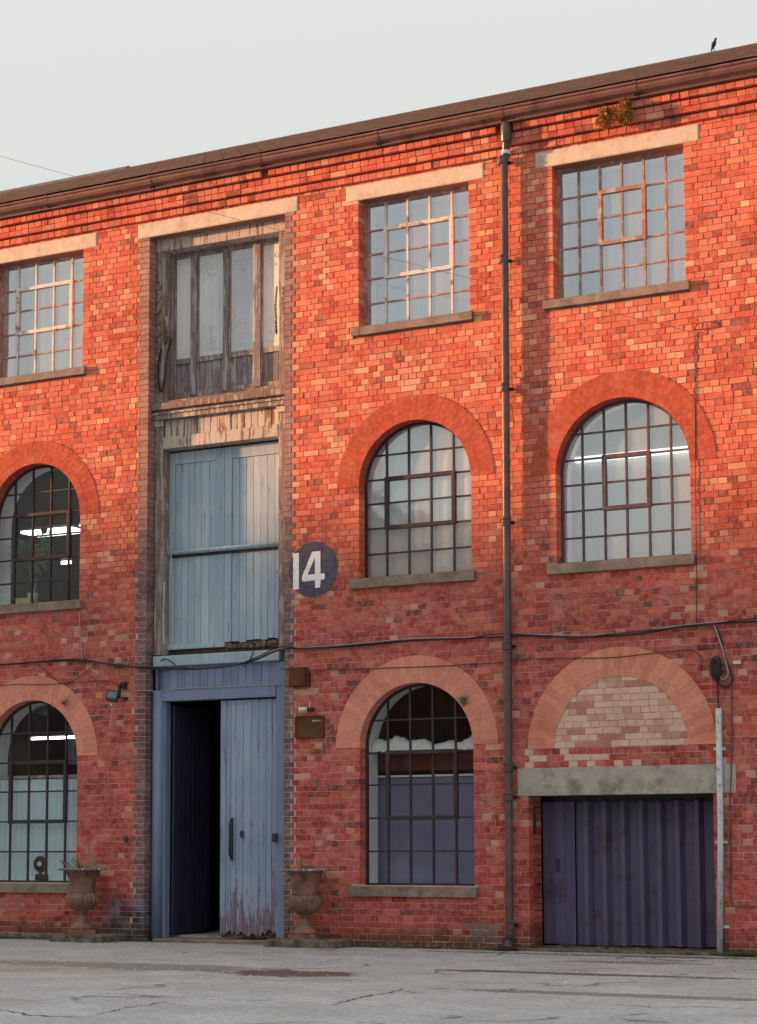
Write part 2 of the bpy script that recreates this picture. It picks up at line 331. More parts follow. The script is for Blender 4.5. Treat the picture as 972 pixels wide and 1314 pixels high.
TUBE = m_emit('fluorescent_tube', (1, .97, .9), 3.0); TUBE3 = m_emit('shaded_tube', (1, .98, .94), .62); TUBE2 = m_emit('fluorescent_panel', (.86, .92, 1), 1.2)

# ------------------------------------------------------------------ the ground
g = MB(); S = 900.
xs = [-S, -60, -20, -8, 0, 8, 20, 60, S]; ys = [-S, -80, -30, -15, -8, -4, 0, .4, 60, S]
for y in ys:
    for x in xs: g.v.append((x, y, 0 if y < .3 else -.02))
for j in range(len(ys)-1):
    for i in range(len(xs)-1):
        a = j*len(xs)+i; g.f.append((a, a+1, a+1+len(xs), a+len(xs)))
g.build('ground', M['ground'], label='cracked grey asphalt yard with damp reddish patches', kind='structure')

# ================================================================== THE WAREHOUSE
BLD = empty('brick_warehouse', (0, 0, 0), 'three-storey red brick warehouse with arched steel windows, loading bay and steel shutter', 'building')
XL, XR, TOPZ, DEP = -9.6, 8.6, 9.235, 10.0
NC = 127; CH = TOPZ/NC
CHc = 9.235/127
RECT = []          # openings: x0, x1, z0, z1, depth
def ar(cx, r, z0, sp, r1, d): return dict(cx=cx, r=r, z0=z0, sp=sp, r1=r1, d=d)
W = .145
R2F = [(-5.55, -4.07, 7.41, 8.985, W), (.038, 1.518, 7.41, 8.985, W), (2.585, 4.17, 7.41, 8.985, W)]
BAY = (-3.02, -1.0, -.05, 8.985, .16)
SHUT = (2.20, 4.362, -.05, 1.725, .36)
ARCH = [ar(-4.81, .74, 4.345, 75*CHc, 1.04, W), ar(.778, .74, 4.345, 75*CHc, 1.04, W), ar(3.378, .795, 4.345, 74*CHc, 1.10, W),
        ar(-4.81, .74, .71, 32*CHc, 1.06, W), ar(.778, .74, .71, 32*CHc, 1.06, W)]
BLIND = dict(cx=3.31, r=.785, sp=31*CHc, r1=1.11)
RECT = R2F+[BAY, SHUT]
LINT = [(-5.75, -3.85), (-.135, 1.722), (2.375, 4.36), (-3.205, -.807)]
SILLS = [(-5.65, -4.0, 7.30, 7.41), (-.035, 1.572, 7.30, 7.41), (2.472, 4.22, 7.30, 7.41),
         (-5.65, -4.02, 4.225, 4.345), (-.07, 1.572, 4.225, 4.345), (2.48, 4.217, 4.225, 4.345),
         (-5.65, -4.03, .585, .71), (-.08, 1.566, .585, .71)]
def chord(a, r, z):
    dz = z-a['sp']
    if dz <= 0: return r
    return math.sqrt(max(0, r*r-dz*dz)) if dz < r else 0
def free(z0, z1, x0=XL, x1=XR, bricks=True):
    """free x-intervals of a course; each end carries the reveal depth if it borders an opening"""
    zm = (z0+z1)/2; cuts = []
    for (a, b, c, d, dep) in RECT:
        if c < zm < d: cuts.append((a, b, dep))
    for A in ARCH:
        if A['z0'] < zm < A['sp']: cuts.append((A['cx']-A['r'], A['cx']+A['r'], A['d']))
        elif zm >= A['sp']:
            if bricks:
                h = chord(A, A['r1'], z1)
            else: h = chord(A, A['r']+.14, z0) if z0 < A['sp']+A['r']+.14 else 0
            if bricks and h < .05 and z1 > A['sp']+A['r1']: h = 0
            if h > 0: cuts.append((A['cx']-h, A['cx']+h, 0))
    if bricks:
        for (a, b) in LINT:
            if 8.985 < zm < 9.185: cuts.append((a, b, 0))
        for (a, b, c, d) in SILLS:
            if c < zm < d: cuts.append((a, b, 0))
        if 1.725 < zm < 2.034: cuts.append((2.07, 4.62, 0))
        if zm >= BLIND['sp']:
            ho = chord(BLIND, BLIND['r1'], z1); hi = chord(BLIND, BLIND['r'], z1)
            if z1 > BLIND['sp']+BLIND['r1']: ho = 0
            if ho > 0:
                hi2 = chord(BLIND, BLIND['r']+.02, z0)
                if hi2 > .05 and z0 < BLIND['sp']+BLIND['r']-.02:
                    cuts += [(3.31-ho, 3.31-hi2, 0), (3.31+hi2, 3.31+ho, 0)]
                else: cuts.append((3.31-ho, 3.31+ho, 0))
    cuts.sort(); out = []; cur = x0; dl = 0
    for a, b, dep in cuts:
        if a > cur: out.append((cur, a, dl, dep)); cur = b; dl = dep
        elif b > cur: cur = b; dl = dep
    if cur < x1: out.append((cur, x1, dl, 0))
    return out
from mathutils import noise as mnoise
def tone_for(x, z, w=.1):
    r = random.random(); k = random.random()
    big = mnoise.noise(Vector((x*.9, z*1.3, 3.1))); mid = mnoise.noise(Vector((x*2.3, z*3.1, 9.7)))
    r = min(.999, max(0, r*(1+.9*big+.6*mid)))       # pale and dark bricks gather in broad patches
    inb = (x-3.31)**2+(z-2.26)**2 < .82**2 and z > 2.26
    if inb:
        if r < .55: c = (.66+.08*k, .46+.07*k, .34+.06*k)
        elif r < .8: c = (.60, .31+.05*k, .24+.04*k)
        else: c = (.46, .20, .15)
        return c
    if 1.42 < x < 1.80 and .04 < z < .27: return (.20+.06*k, .15+.04*k, .15+.04*k)
    if 2.2 < x < 4.5 and 1.95 < z <= 2.3 and r < .25: return (.64, .46, .34)
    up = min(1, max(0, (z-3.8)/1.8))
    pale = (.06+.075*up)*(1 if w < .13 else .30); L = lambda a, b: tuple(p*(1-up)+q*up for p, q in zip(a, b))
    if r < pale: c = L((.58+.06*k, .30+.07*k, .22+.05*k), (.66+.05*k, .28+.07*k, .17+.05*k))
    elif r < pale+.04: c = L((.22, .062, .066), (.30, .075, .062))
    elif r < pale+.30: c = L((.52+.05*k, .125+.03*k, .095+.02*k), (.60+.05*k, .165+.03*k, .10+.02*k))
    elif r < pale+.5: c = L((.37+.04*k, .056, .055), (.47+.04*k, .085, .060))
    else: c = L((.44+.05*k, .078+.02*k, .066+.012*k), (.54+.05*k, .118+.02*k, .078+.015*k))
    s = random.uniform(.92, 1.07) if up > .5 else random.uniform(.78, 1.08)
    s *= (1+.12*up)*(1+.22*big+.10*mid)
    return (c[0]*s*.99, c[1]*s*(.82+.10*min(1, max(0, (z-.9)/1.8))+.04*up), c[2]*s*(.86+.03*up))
def brick_vf(x0, x1, z0, z1, y, dep=0, jit=1.0, lo=False, ro=False):
    c = .0028; j = lambda a: random.uniform(-a, a)*jit
    yb = .009 if dep == 0 else dep
    tx, tz = j(.0024), j(.0018)
    f = [(x0+c+j(.0012), y+tx-tz, z0+c+j(.0012)), (x1-c+j(.0012), y-tx-tz, z0+c+j(.0012)), (x1-c+j(.0012), y-tx+tz, z1-c+j(.0012)), (x0+c+j(.0012), y+tx+tz, z1-c+j(.0012))]
    b = [(x0, y+.0028, z0), (x1, y+.0028, z0), (x1, y+.0028, z1), (x0, y+.0028, z1)]
    d = [(x0, yb, z0), (x1, yb, z0), (x1, yb, z1), (x0, yb, z1)]
    fs = [(0, 1, 2, 3)]+[(i, i+4, (i+1) % 4+4, (i+1) % 4) for i in range(4)]
    if dep or y < -.012:
        if y < -.012: d = [(a_, y+.06, c_) for a_, b_, c_ in d]
        fs += [(i+4, i+8, (i+1) % 4+8, (i+1) % 4+4) for i in range(4)]
        return f+b+d, fs
    return f+b, fs
J = .0062
BR = []            # every brick: x0,x1,z0,z1,y,dep,tone,jit
BLUE = []
RC = (-.59, 4.497, .338)
def lay(a, b, dl, dr, z0, z1, row, y=0, heads=None):
    x = a; first = True; L = []
    x += random.uniform(-.0, .0)
    pos = []
    while x < b-1e-6:
        if heads: w = .107
        elif row % 2 == 0: w = .107 if random.random() < .93 else .2145
        else: w = .2145 if random.random() < .45+.25*(z0 < 4) else .107
        if first and a == XL: w *= random.uniform(.5, 1)
        if first and a != XL and row % 2: w = .16
        first = False
        if x+w > b-.055: w = b-x
        if w > .25: pos.append((x, x+w/2)); pos.append((x+w/2, x+w))
        else: pos.append((x, x+w))
        x += w
    for i, (p, q) in enumerate(pos):
        dep = dl if i == 0 and dl else (dr if i == len(pos)-1 and dr else 0)
        l = p+(0 if (i == 0 and a != XL) else J/2); r_ = q-(0 if i == len(pos)-1 else J/2)
        wz = random.uniform(-.0022, .0022) if heads is None else 0
        L.append([l, r_, z0+J/2+wz, z1-J/2+wz, y+random.uniform(-.0022, .0022), dep])
    return L
mort = MB()
for k in range(NC):
    z0, z1 = k*CH, (k+1)*CH
    for (a, b, dl, dr) in free(z0, z1):
        for e in lay(a, b, dl, dr, z0, z1, k):
            cx, cz = (e[0]+e[1])/2, (e[2]+e[3])/2
            inr = math.hypot(cx-RC[0], cz-RC[1]) < RC[2]+.13
            if inr: e[4] = 0
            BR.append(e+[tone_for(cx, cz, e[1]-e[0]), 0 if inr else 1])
# blue engineering bricks down both sides of the bay replace the last red brick(s)
QW = lambda k, side: (.175 if k % 2 else .13) if side < 0 else (.14 if k % 2 else .09)
keep = []
for e in BR:
    x0, x1, z0, z1 = e[:4]; k = int(((z0+z1)/2)/CH); zm = (z0+z1)/2
    if zm < 8.985:
        ql, qr = BAY[0]-QW(k, -1), BAY[1]+QW(k, 1)
        if x1 <= BAY[0]+1e-4:
            if x0 > ql-.03: continue
            if x1 > ql-J: e[1] = ql-J; e[5] = 0
        if x0 >= BAY[1]-1e-4:
            if x1 < qr+.03: continue
            if x0 < qr+J: e[0] = qr+J; e[5] = 0
    keep.append(e)
BR = keep
for k in range(NC):
    zm = (k+.5)*CH
    if zm > 8.985: break
    for s in (-1, 1):
        w = QW(k, s); x0 = BAY[0]-w if s < 0 else BAY[1]; BLUE.append((x0, x0+w, k*CH+J*.7, (k+1)*CH-J*.7))
# corbelled eaves courses
for (z0, z1, pr, row, hd) in ((9.205, 9.286, .044, 0, True), (9.300, 9.372, .086, 1, None), (9.372, 9.444, .086, 0, True), (9.460, 9.540, .128, 0, True)):
    for e in lay(XL, XR, 0, 0, z0, z1, row, -pr, hd):
        cx = (e[0]+e[1])/2
        if pr > .1 and abs(cx+1.22) < .07: continue
        if abs(cx-2.07) < .10 and pr > .1: continue
        BR.append(e+[tone_for(cx, 7.5, .2), 1])
# backing mortar, cut exactly round the openings
zl = sorted(set([round(k*CH, 4) for k in range(NC+1)]+[r_[2] for r_ in RECT if r_[2] > 0]+[r_[3] for r_ in RECT]+[A['z0'] for A in ARCH]+[A['sp'] for A in ARCH]))
for z0, z1 in zip(zl[:-1], zl[1:]):
    if z1-z0 < 1e-4: continue
    for (a, b, dl, dr) in free(z0, z1, bricks=False):
        l = a+(.005 if dl else 0); r_ = b-(.005 if dr else 0)
        if l < r_: mort.box(l, r_, .0052, W, z0, z1)
mort.box(XL, XR, -.004, W, TOPZ, 9.296); mort.box(XL, XR, -.018, W, 9.296, 9.454); mort.box(XL, XR, -.050, W, 9.454, 9.545)
tm = NT('mortar'); zz = tm.xyz()[2]
cm = tm.mix(tm.rng(tm.math('ADD', zz, tm.math('MULTIPLY', tm.noise(.8, 4, .6), 2)), 4.4, 6.0), (.64, .42, .39), (.27, .13, .09))
cm = tm.mix(tm.rng(tm.noise(3, 5, .7), .4, .7, 0, .7), cm, (.33, .17, .14))
M['mortar'] = tm.out(cm, .95, tm.bump(tm.noise(80, 4, .6), .4, .004), .1)
WALL = mort.build('wall', M['mortar'], BLD)
# the 300 bricks that show largest become parts of their own
def score(e):
    x = (e[0]+e[1])/2; z = (e[2]+e[3])/2
    if not (-5.0 < x < 4.78 and .12 < z < 9.2) or e[7] == 0 or e[5]: return 0
    d = (Vector((x, 0, z))-CAM).length
    return (e[1]-e[0])*(e[3]-e[2])/d**2
BR.sort(key=score, reverse=True)
def unit_brick(seed):
    random.seed(seed); vs, fs = brick_vf(-.107, .107, -.034, .034, 0); b = MB(); b.add(vs, fs); return b.mesh('brick', M['brick'])
UB = [unit_brick(i) for i in range(6)]
random.seed(77)
for i, e in enumerate(BR[:300]):
    o = bpy.data.objects.new('brick', UB[i % 6]); o.location = ((e[0]+e[1])/2, e[4], (e[2]+e[3])/2)
    o.scale = ((e[1]-e[0])/.214, 1, (e[3]-e[2])/.068); o.color = e[6]+(1,)
    link(o, WALL)
bb = MB(); surf = []
for e in BR[300:]:
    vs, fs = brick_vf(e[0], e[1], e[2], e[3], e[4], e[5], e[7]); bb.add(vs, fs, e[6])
for e in BR:
    if e[7] == 0: surf.append((e[0], e[1], e[2], e[3], e[4]))
bb.build('brickwork', M['brick'], WALL, kind='stuff').color = (0, 0, 0, 1)
def blue_mesh(seed):
    random.seed(seed); b = MB(); vs, fs = brick_vf(-.1, .1, -.034, .034, 0, .16, .5); b.add(vs, fs); return b.mesh('blue_brick', M['brick'])
BM = [blue_mesh(i) for i in range(4)]; random.seed(5)
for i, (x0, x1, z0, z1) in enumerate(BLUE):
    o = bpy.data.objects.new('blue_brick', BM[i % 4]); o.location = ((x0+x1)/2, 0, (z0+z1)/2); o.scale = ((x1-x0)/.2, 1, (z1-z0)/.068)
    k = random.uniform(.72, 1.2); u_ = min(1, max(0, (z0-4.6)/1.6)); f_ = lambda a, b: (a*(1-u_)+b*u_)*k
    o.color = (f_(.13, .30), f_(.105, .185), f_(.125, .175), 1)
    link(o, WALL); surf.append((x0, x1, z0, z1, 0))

# arches: rubbed voussoirs in two rings
def voussoirs(cx, sp, r, r1, dep, tone, name='brick_arch'):
    b = MB()
    for (ra, rb, n, off) in ((r, r+.105, 0, 0), (r+.105, r1, 0, .5)):
        n = int(math.pi*(r+.1)/.072)
        for k in range(-1, n+1):
            a0 = math.pi*(k+off)/n; a1 = math.pi*(k+1+off)/n
            a0 = max(0, a0); a1 = min(math.pi, a1)
            if a1-a0 < .01: continue
            g_ = .0014
            def P(rr, a, sgn): return (cx+rr*math.cos(a)-math.sin(a)*g_*sgn, sp+rr*math.sin(a)+math.cos(a)*g_*sgn)
            poly = [P(ra+(.0012 if ra > r else 0), a0, 1), P(rb-.0012, a0, 1), P(rb-.0012, a1, -1), P(ra+(.0012 if ra > r else 0), a1, -1)]
            s = random.uniform(.86, 1.08)
            b.prism(poly, -.007+random.uniform(-.0004, .0004), dep if ra == r else .05, tuple(q*s for q in tone))
    o = b.build(name, M['rubbed'], BLD, kind='stuff'); o.color = (0, 0, 0, 1)
    m2 = MB(); n = 48; q = []
    for k in range(n+1):
        a = math.pi*k/n; q.append((cx+(r+.004)*math.cos(a), sp+(r+.004)*math.sin(a)))
    q2 = [(cx+(r1-.004)*math.cos(math.pi*k/n), sp+(r1-.004)*math.sin(math.pi*k/n)) for k in range(n+1)]
    for k in range(n): m2.prism([q[k], q2[k], q2[k+1], q[k+1]], -.0035, dep-.01 if dep > .05 else .05)
    m2.build('arch_mortar', M['mortar_warm'], o)
M['mortar_warm'] = m_simple('arch_mortar', (.70, .30, .21), (.74, .36, .26), 9)
for i, A in enumerate(ARCH):
    voussoirs(A['cx'], A['sp'], A['r'], A['r1'], A['d'], (.45, .080, .043) if i < 3 else (.70, .275, .19))
voussoirs(BLIND['cx'], BLIND['sp'], BLIND['r'], BLIND['r1'], .05, (.70, .28, .18))

# lintels, sills, concrete beam
for (a, b) in LINT:
    MB().box(a, b, -.008, .235, 8.986, 9.185).build('stone_lintel', M['stone'], BLD, bevel=.018)
MB().box(2.07, 4.62, -.010, .30, 1.725, 2.034).build('concrete_lintel', M['concrete'], BLD, bevel=.006)

# interior: floors, back wall, ends
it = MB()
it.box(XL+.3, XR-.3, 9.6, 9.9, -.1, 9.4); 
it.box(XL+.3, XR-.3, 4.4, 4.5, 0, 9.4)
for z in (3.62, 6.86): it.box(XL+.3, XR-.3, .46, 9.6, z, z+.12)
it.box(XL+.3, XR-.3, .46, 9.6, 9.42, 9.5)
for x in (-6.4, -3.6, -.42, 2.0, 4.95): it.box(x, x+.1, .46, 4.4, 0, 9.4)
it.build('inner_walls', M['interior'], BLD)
MB().box(XL, XL+.3, W, 10, -.1, 9.6).box(XR-.3, XR, W, 10, -.1, 9.6).box(XL+.3, XR-.3, 9.9, 10, -.1, 9.6).build('outer_wall', M['brick'], BLD).color = (.34, .08, .05, 1)
MB().box(-3.3, -.6, .46, 4.4, .02, .06).build('bay_floor', M['concrete'], BLD)
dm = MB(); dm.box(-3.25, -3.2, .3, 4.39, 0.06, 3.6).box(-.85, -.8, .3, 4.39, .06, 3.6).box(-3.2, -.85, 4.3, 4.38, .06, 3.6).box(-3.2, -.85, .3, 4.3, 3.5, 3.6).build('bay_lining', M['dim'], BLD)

# inner half of the wall with white plastered reveals behind the windows
def lining(cx, r, z0, sp):
    b = MB(); n = 32; t = .05
    inner = [(cx+r, z0)]+[(cx+r*math.cos(math.pi*k/n), sp+r*math.sin(math.pi*k/n)) for k in range(n+1)]+[(cx-r, z0)]
    outer = [(cx+r+t, z0)]+[(cx+(r+t)*math.cos(math.pi*k/n), sp+(r+t)*math.sin(math.pi*k/n)) for k in range(n+1)]+[(cx-r-t, z0)]
    for k in range(len(inner)-1): b.prism([inner[k], outer[k], outer[k+1], inner[k+1]], W+.036, .46)
    b.box(cx-r-t, cx+r+t, W+.036, .46, z0-.05, z0)
    b.build('plaster_reveal', M['plaster'], BLD)
for A in ARCH: lining(A['cx'], A['r'], A['z0'], A['sp'])
for (a, b, c, d, w) in R2F:
    MB().box(a-.05, a, W+.036, .46, c, d).box(b, b+.05, W+.036, .46, c, d).box(a-.05, b+.05, W+.036, .46, c-.05, c).box(a-.05, b+.05, W+.036, .46, d, d+.05).build('plaster_reveal', M['plaster'], BLD)

# ------------------------------------------------------------------ windows
def window(cx, r, z0, zt, rows, ncol, mats, glass, cas, sp=None, sill=None, sillm='sill', z_rows=None):
    """steel window; sp = springing height for round-headed ones; cas = (c0, c1, r0, r1) opening light, rows from the bottom"""
    yf = W+.0; x0, x1 = cx-r, cx+r; dx = 2*r/ncol
    zr = z_rows or [z0+(zt-z0)*k/rows for k in range(rows+1)]
    top = lambda x: min(zt, (sp+math.sqrt(max(0, r*r-(x-cx)**2))) if sp else zt)
    fm, hm, vm = mats; fr = MB(); t = .030
    if sp:
        n = 32; inn = [(x1-t, z0)]+[(cx+(r-t)*math.cos(math.pi*k/n), sp+(r-t)*math.sin(math.pi*k/n)) for k in range(n+1)]+[(x0+t, z0)]
        out = [(x1, z0)]+[(cx+r*math.cos(math.pi*k/n), sp+r*math.sin(math.pi*k/n)) for k in range(n+1)]+[(x0, z0)]
        for k in range(len(inn)-1): fr.prism([inn[k], out[k], out[k+1], inn[k+1]], yf, yf+.035)
        fr.box(x0+t, x1-t, yf, yf+.035, z0, z0+.025)
    else:
        fr.box(x0, x0+t, yf, yf+.035, z0, zt).box(x1-t, x1, yf, yf+.035, z0, zt).box(x0+t, x1-t, yf, yf+.035, z0, z0+.025).box(x0+t, x1-t, yf, yf+.035, zt-t, zt)
    wo = fr.build('window', M[fm], BLD)
    bw = .0115
    for i in range(1, ncol):
        x = x0+i*dx; MB().box(x-bw, x+bw, yf+.003, yf+.030, z0+.025, top(x)-.02).build('glazing_bar', M[vm], wo)
    for k in range(1, rows):
        z = zr[k]; h = r-t
        if sp and z > sp: h = math.sqrt(max(0, r*r-(z-sp)**2))-.02
        if h > .05: MB().box(cx-h, cx+h, yf+.007, yf+.033, z-.010, z+.010).build('glazing_bar', M[hm], wo)
    if cas:
        c0, c1, r0, r1 = cas; a, b, c, d = x0+c0*dx, x0+c1*dx, zr[r0], zr[r1]; q = .024
        m = MB(); m.box(a-q, a+q, yf-.012, yf+.036, c-q, d+q).box(b-q, b+q, yf-.012, yf+.036, c-q, d+q).box(a+q, b-q, yf-.012, yf+.036, c-q, c+q).box(a+q, b-q, yf-.012, yf+.036, d-q, d+q)
        m.build('casement_frame', M[mats[0] if mats[0] != 'steel_rust' else vm], wo, bevel=.004)
    for i in range(ncol):
        for k in range(rows):
            a, b = x0+i*dx, x0+(i+1)*dx; c, d = zr[k], zr[k+1]
            n = 8 if sp and d > sp else 1
            xs_ = [a+(b-a)*j/n for j in range(n+1)]
            pts = [(x, min(d, top(x))) for x in xs_]
            if max(p[1] for p in pts) < c+.03: continue
            lo = [p for p in pts if p[1] > c+1e-3]
            if len(lo) < 2: continue
            ox, oz = (a+b)/2, (c+d)/2
            poly = [(lo[0][0]-ox, c-oz), (lo[-1][0]-ox, c-oz)]+[(p[0]-ox, p[1]-oz) for p in reversed(lo)]
            o = MB().prism(poly, -.0015, .0015).build('pane', M[glass], wo)
            o.location = (ox, yf+.021, oz); o.rotation_euler = (random.uniform(-.006, .006), 0, random.uniform(-.008, .008))
    if sill:
        sa, sb, c, d = sill; m = MB(); n = 10
        for k in range(n):      # slightly worn, uneven front edge
            a = sa+(sb-sa)*k/n; b = sa+(sb-sa)*(k+1)/n
            m.add([(a, -.055, c), (b, -.055, c), (b, yf-.001, c), (a, yf-.001, c), (a, -.055, d-.012), (b, -.055, d-.012), (b, yf-.001, d), (a, yf-.001, d)],
                  [(0, 3, 2, 1), (4, 5, 6, 7), (0, 1, 5, 4), (2, 3, 7, 6)]+([(3, 0, 4, 7)] if k == 0 else [])+([(1, 2, 6, 5)] if k == n-1 else []))
        for i, v in enumerate(m.v):
            if v[1] < 0:
                random.seed(int(v[0]*1000)+int(v[2]*977)); m.v[i] = (v[0], v[1]+random.uniform(-.003, .003), v[2]+random.uniform(-.004, .002))
        m.build('window_sill', M[sillm], wo)
    return wo
H3 = dict(rows=5)
zr2 = [7.41, 7.72, 8.03, 8.335, 8.63, 8.985]
window(-4.81, .74, 7.41, 8.985, 5, 5, ('steel_rust', 'steel_rust', 'steel_white'), 'glass_dirty', (1, 4, 2, 4), sill=SILLS[0], z_rows=zr2)
window(.778, .74, 7.41, 8.985, 5, 5, ('steel_rust', 'steel_rust', 'steel_white'), 'glass_dirty', (1, 4, 2, 4), sill=SILLS[1], z_rows=zr2)
window(3.3775, .7925, 7.41, 8.985, 5, 6, ('steel_rust', 'steel_rust', 'steel_rust'), 'glass_dirty', (2, 4, 2, 4), sill=SILLS[2], z_rows=zr2)
z1r = [4.345, 4.645, 4.955, 5.255, 5.545, 5.84, 6.194]
window(-4.81, .74, 4.345, 6.192, 6, 5, ('steel', 'steel', 'steel'), 'glass_clear', (1, 4, 2, 4), sp=75*CHc, sill=SILLS[3], z_rows=z1r)
window(.778, .74, 4.345, 6.192, 6, 5, ('steel', 'steel', 'steel'), 'glass_veiled', (1, 4, 2, 4), sp=75*CHc, sill=SILLS[4], z_rows=z1r)
window(3.378, .795, 4.345, 6.18, 6, 6, ('steel_purple', 'steel_purple', 'steel_purple'), 'glass_milky', (2, 4, 2, 4), sp=74*CHc, sill=SILLS[5], z_rows=z1r)
z0r = [.71, 1.105, 1.495, 1.885, 2.265, 2.65, 3.067]
window(-4.81, .74, 0.71, 3.067, 6, 5, ('steel', 'steel', 'steel'), 'glass_clear', (1, 4, 2, 4), sp=32*CHc, sill=SILLS[6], z_rows=z0r)
window(.778, .74, 0.71, 3.067, 6, 5, ('steel', 'steel', 'steel'), 'glass_clear', (1, 4, 2, 4), sp=32*CHc, sill=SILLS[7], z_rows=z0r)

# ------------------------------------------------------------------ loading bay joinery
def joint(name, mat, parent, *boxes, bevel=.006, **k):
    m = MB()
    for b in boxes: m.box(*b)
    return m.build(name, M[mat], parent, bevel=bevel, **k)
bx0, bx1 = BAY[0], BAY[1]; YF = .16
up = joint('loading_frame', 'wood_old', BLD, (bx0+.002, -2.90, YF, .41, 3.58, 8.83), (-1.18, bx1-.002, YF, .41, 3.58, 8.83))
joint('head_beam', 'wood_pale', up, (bx0+.002, bx1-.002, YF-.004, .41, 8.83, 8.983))
joint('capital', 'wood_pale', up, (bx0+.004, -2.885, YF-.03, YF, 6.52, 6.60), (-1.19, bx1-.004, YF-.03, YF, 6.52, 6.60))
# second floor glazed screen
scr = joint('loading_window', 'wood_grey', BLD, (-2.898, -2.86, .30, .41, 6.83, 8.828), (-1.22, -1.182, .30, .41, 6.83, 8.828), (-2.86, -1.22, .35, .41, 8.79, 8.828), (-2.86, -1.22, .34, .41, 6.83, 6.93))
for x0, x1 in ((-2.60, -2.515), (-2.11, -2.035), (-1.655, -1.55)):
    joint('mullion', 'wood_grey', scr, (x0, x1, .325, .41, 6.93, 8.79))
LI = [(-2.86, -2.60), (-2.515, -2.11), (-2.035, -1.655), (-1.55, -1.22)]
for i, (a, b) in enumerate(LI):
    joint('sash', 'wood_old', scr, (a, a+.018, .352, .40, 6.93, 8.79), (b-.018, b, .352, .40, 6.93, 8.79), (a+.018, b-.018, .348, .40, 7.36, 7.43), (a+.018, b-.018, .352, .40, 6.93, 6.985), (a+.018, b-.018, .352, .40, 8.76, 8.79), bevel=.004)
    o = MB().box(a+.018, b-.018, .374, .378, 7.43, 8.76).build('pane', M['glass_etched'], scr)
    nb = 4
    for k in range(nb):
        p = a+.018+(b-a-.036)*k/nb; q = a+.018+(b-a-.036)*(k+1)/nb
        joint('panel_board', 'wood_grey', scr, (p+.001, q-.001, .370+.003*(k % 2), .392, 6.985, 7.36), bevel=.003)
    # etched scrollwork on the glass, a thin frosted relief
    s = MB(); cx = (a+b)/2; w = (b-a-.06)*.36; y = .3725
    def curl(px, pz, r0, a0, turns, sg, n=26):
        P = [(px+sg*r0*(1-.8*k/n)*math.cos(a0+turns*2*math.pi*k/n), y, pz+r0*(1-.8*k/n)*math.sin(a0+turns*2*math.pi*k/n)) for k in range(n+1)]; s.tube(P, .0042, 4)
    for sg in (-1, 1):
        curl(cx+sg*w*.5, 8.60, w*.5, 0, 1.3, sg); curl(cx+sg*w*.35, 7.62, w*.42, .5, 1.2, sg); curl(cx+sg*w*.30, 7.80, w*.30, 2.5, 1.2, sg); curl(cx+sg*w*.22, 8.50, w*.2, 3.5, 1, sg)
        s.tube([(cx+sg*w, y, 7.50), (cx+sg*w, y, 8.55)], .002, 4)
    s.tube([(cx-w, y, 7.50), (cx+w, y, 7.50)], .003, 4); s.tube([(cx-w*.6, y, 7.53), (cx+w*.6, y, 7.53)], .003, 4)
    s.tube([(cx, y, 7.55), (cx, y, 7.98)], .004, 4)
    s.build('etched_scroll', M['white'] if i else M['plaster'], o)
# ledge, frieze of little boards, beam over the first-floor doors
joint('ledge', 'rot_warm', up, (bx0+.002, bx1-.002, .045, .41, 6.715, 6.80), (bx0+.03, bx1-.03, .075, .41, 6.80, 6.83), bevel=.010)
joint('moulding', 'wood_old', up, (bx0+.004, bx1-.004, .10, .30, 6.60, 6.715), (bx0+.004, bx1-.004, .075, .10, 6.66, 6.69), bevel=.008)
nb = 17
for k in range(nb):
    a = -2.89+(2.89-1.19)*k/nb; b = -2.89+(2.89-1.19)*(k+1)/nb
    joint('frieze_board', 'wood_pale', up, (a+.004, b-.004, .185+random.uniform(-.003, .003), .26, 6.38, 6.60), bevel=.006)
joint('door_beam', 'wood_pale', up, (-2.898, -1.182, .155, .41, 6.225, 6.38), bevel=.008)
# first floor pair of doors
dr = empty('loading_doors', (-.03, .063, 0), parent=BLD)
joint('meeting_gap', 'dim', dr, (-2.86, -1.10, .2585, .262, 4.835, 4.875), bevel=0)
PX = [-2.90, -2.792, -2.687, -2.592, -2.489, -2.391, -2.274, -2.172, -2.041, -1.931, -1.824, -1.718, -1.615, -1.509, -1.41, -1.302, -1.13]
for i in range(len(PX)-1):
    a, b = PX[i], PX[i+1]; stile = i in (7, 8) or i == 0
    joint('door_board', 'blue', dr, (a+.0022, b-.0022, .262+(0 if stile else .012)+random.uniform(-.0015, .0015), .31, 3.70+(random.uniform(0, .04) if i > 7 else 0), 6.045 if not stile else 6.20), bevel=.004)
for a, b in ((-2.792, -2.172), (-1.931, -1.13)): joint('top_rail', 'blue', dr, (a, b, .262, .31, 6.048, 6.20), bevel=.004)
joint('bottom_rail', 'blue', dr, (-2.88, -2.02, .235, .30, 3.655, 3.715)); 
rt = MB()
for k in range(9):
    a = -2.01+.085*k; rt.box(a, a+.07+random.uniform(0, .012), .25+random.uniform(0, .02), .30, 3.62+random.uniform(0, .02), 3.68+random.uniform(0, .03))
rt.build('rotten_rail', M['rot'], dr)
br = MB(); br.tube([(-2.85, .200, 4.895), (-2.0, .200, 4.90), (-1.11, .200, 4.905)], .024, 8); br.build('lock_bar', M['blue'], dr, smooth=True)
for x, sg in ((-2.80, -1), (-1.185, 1)):
    MB().tube([(x, .205, 4.91), (x+.004, .20, 4.90), (x, .20, 4.62), (x-.03*-sg*-1, .20, 4.57), (x-.06*-sg*-1, .215, 4.53)], .009, 6).build('bar_hook', M['blue'], dr, smooth=True)
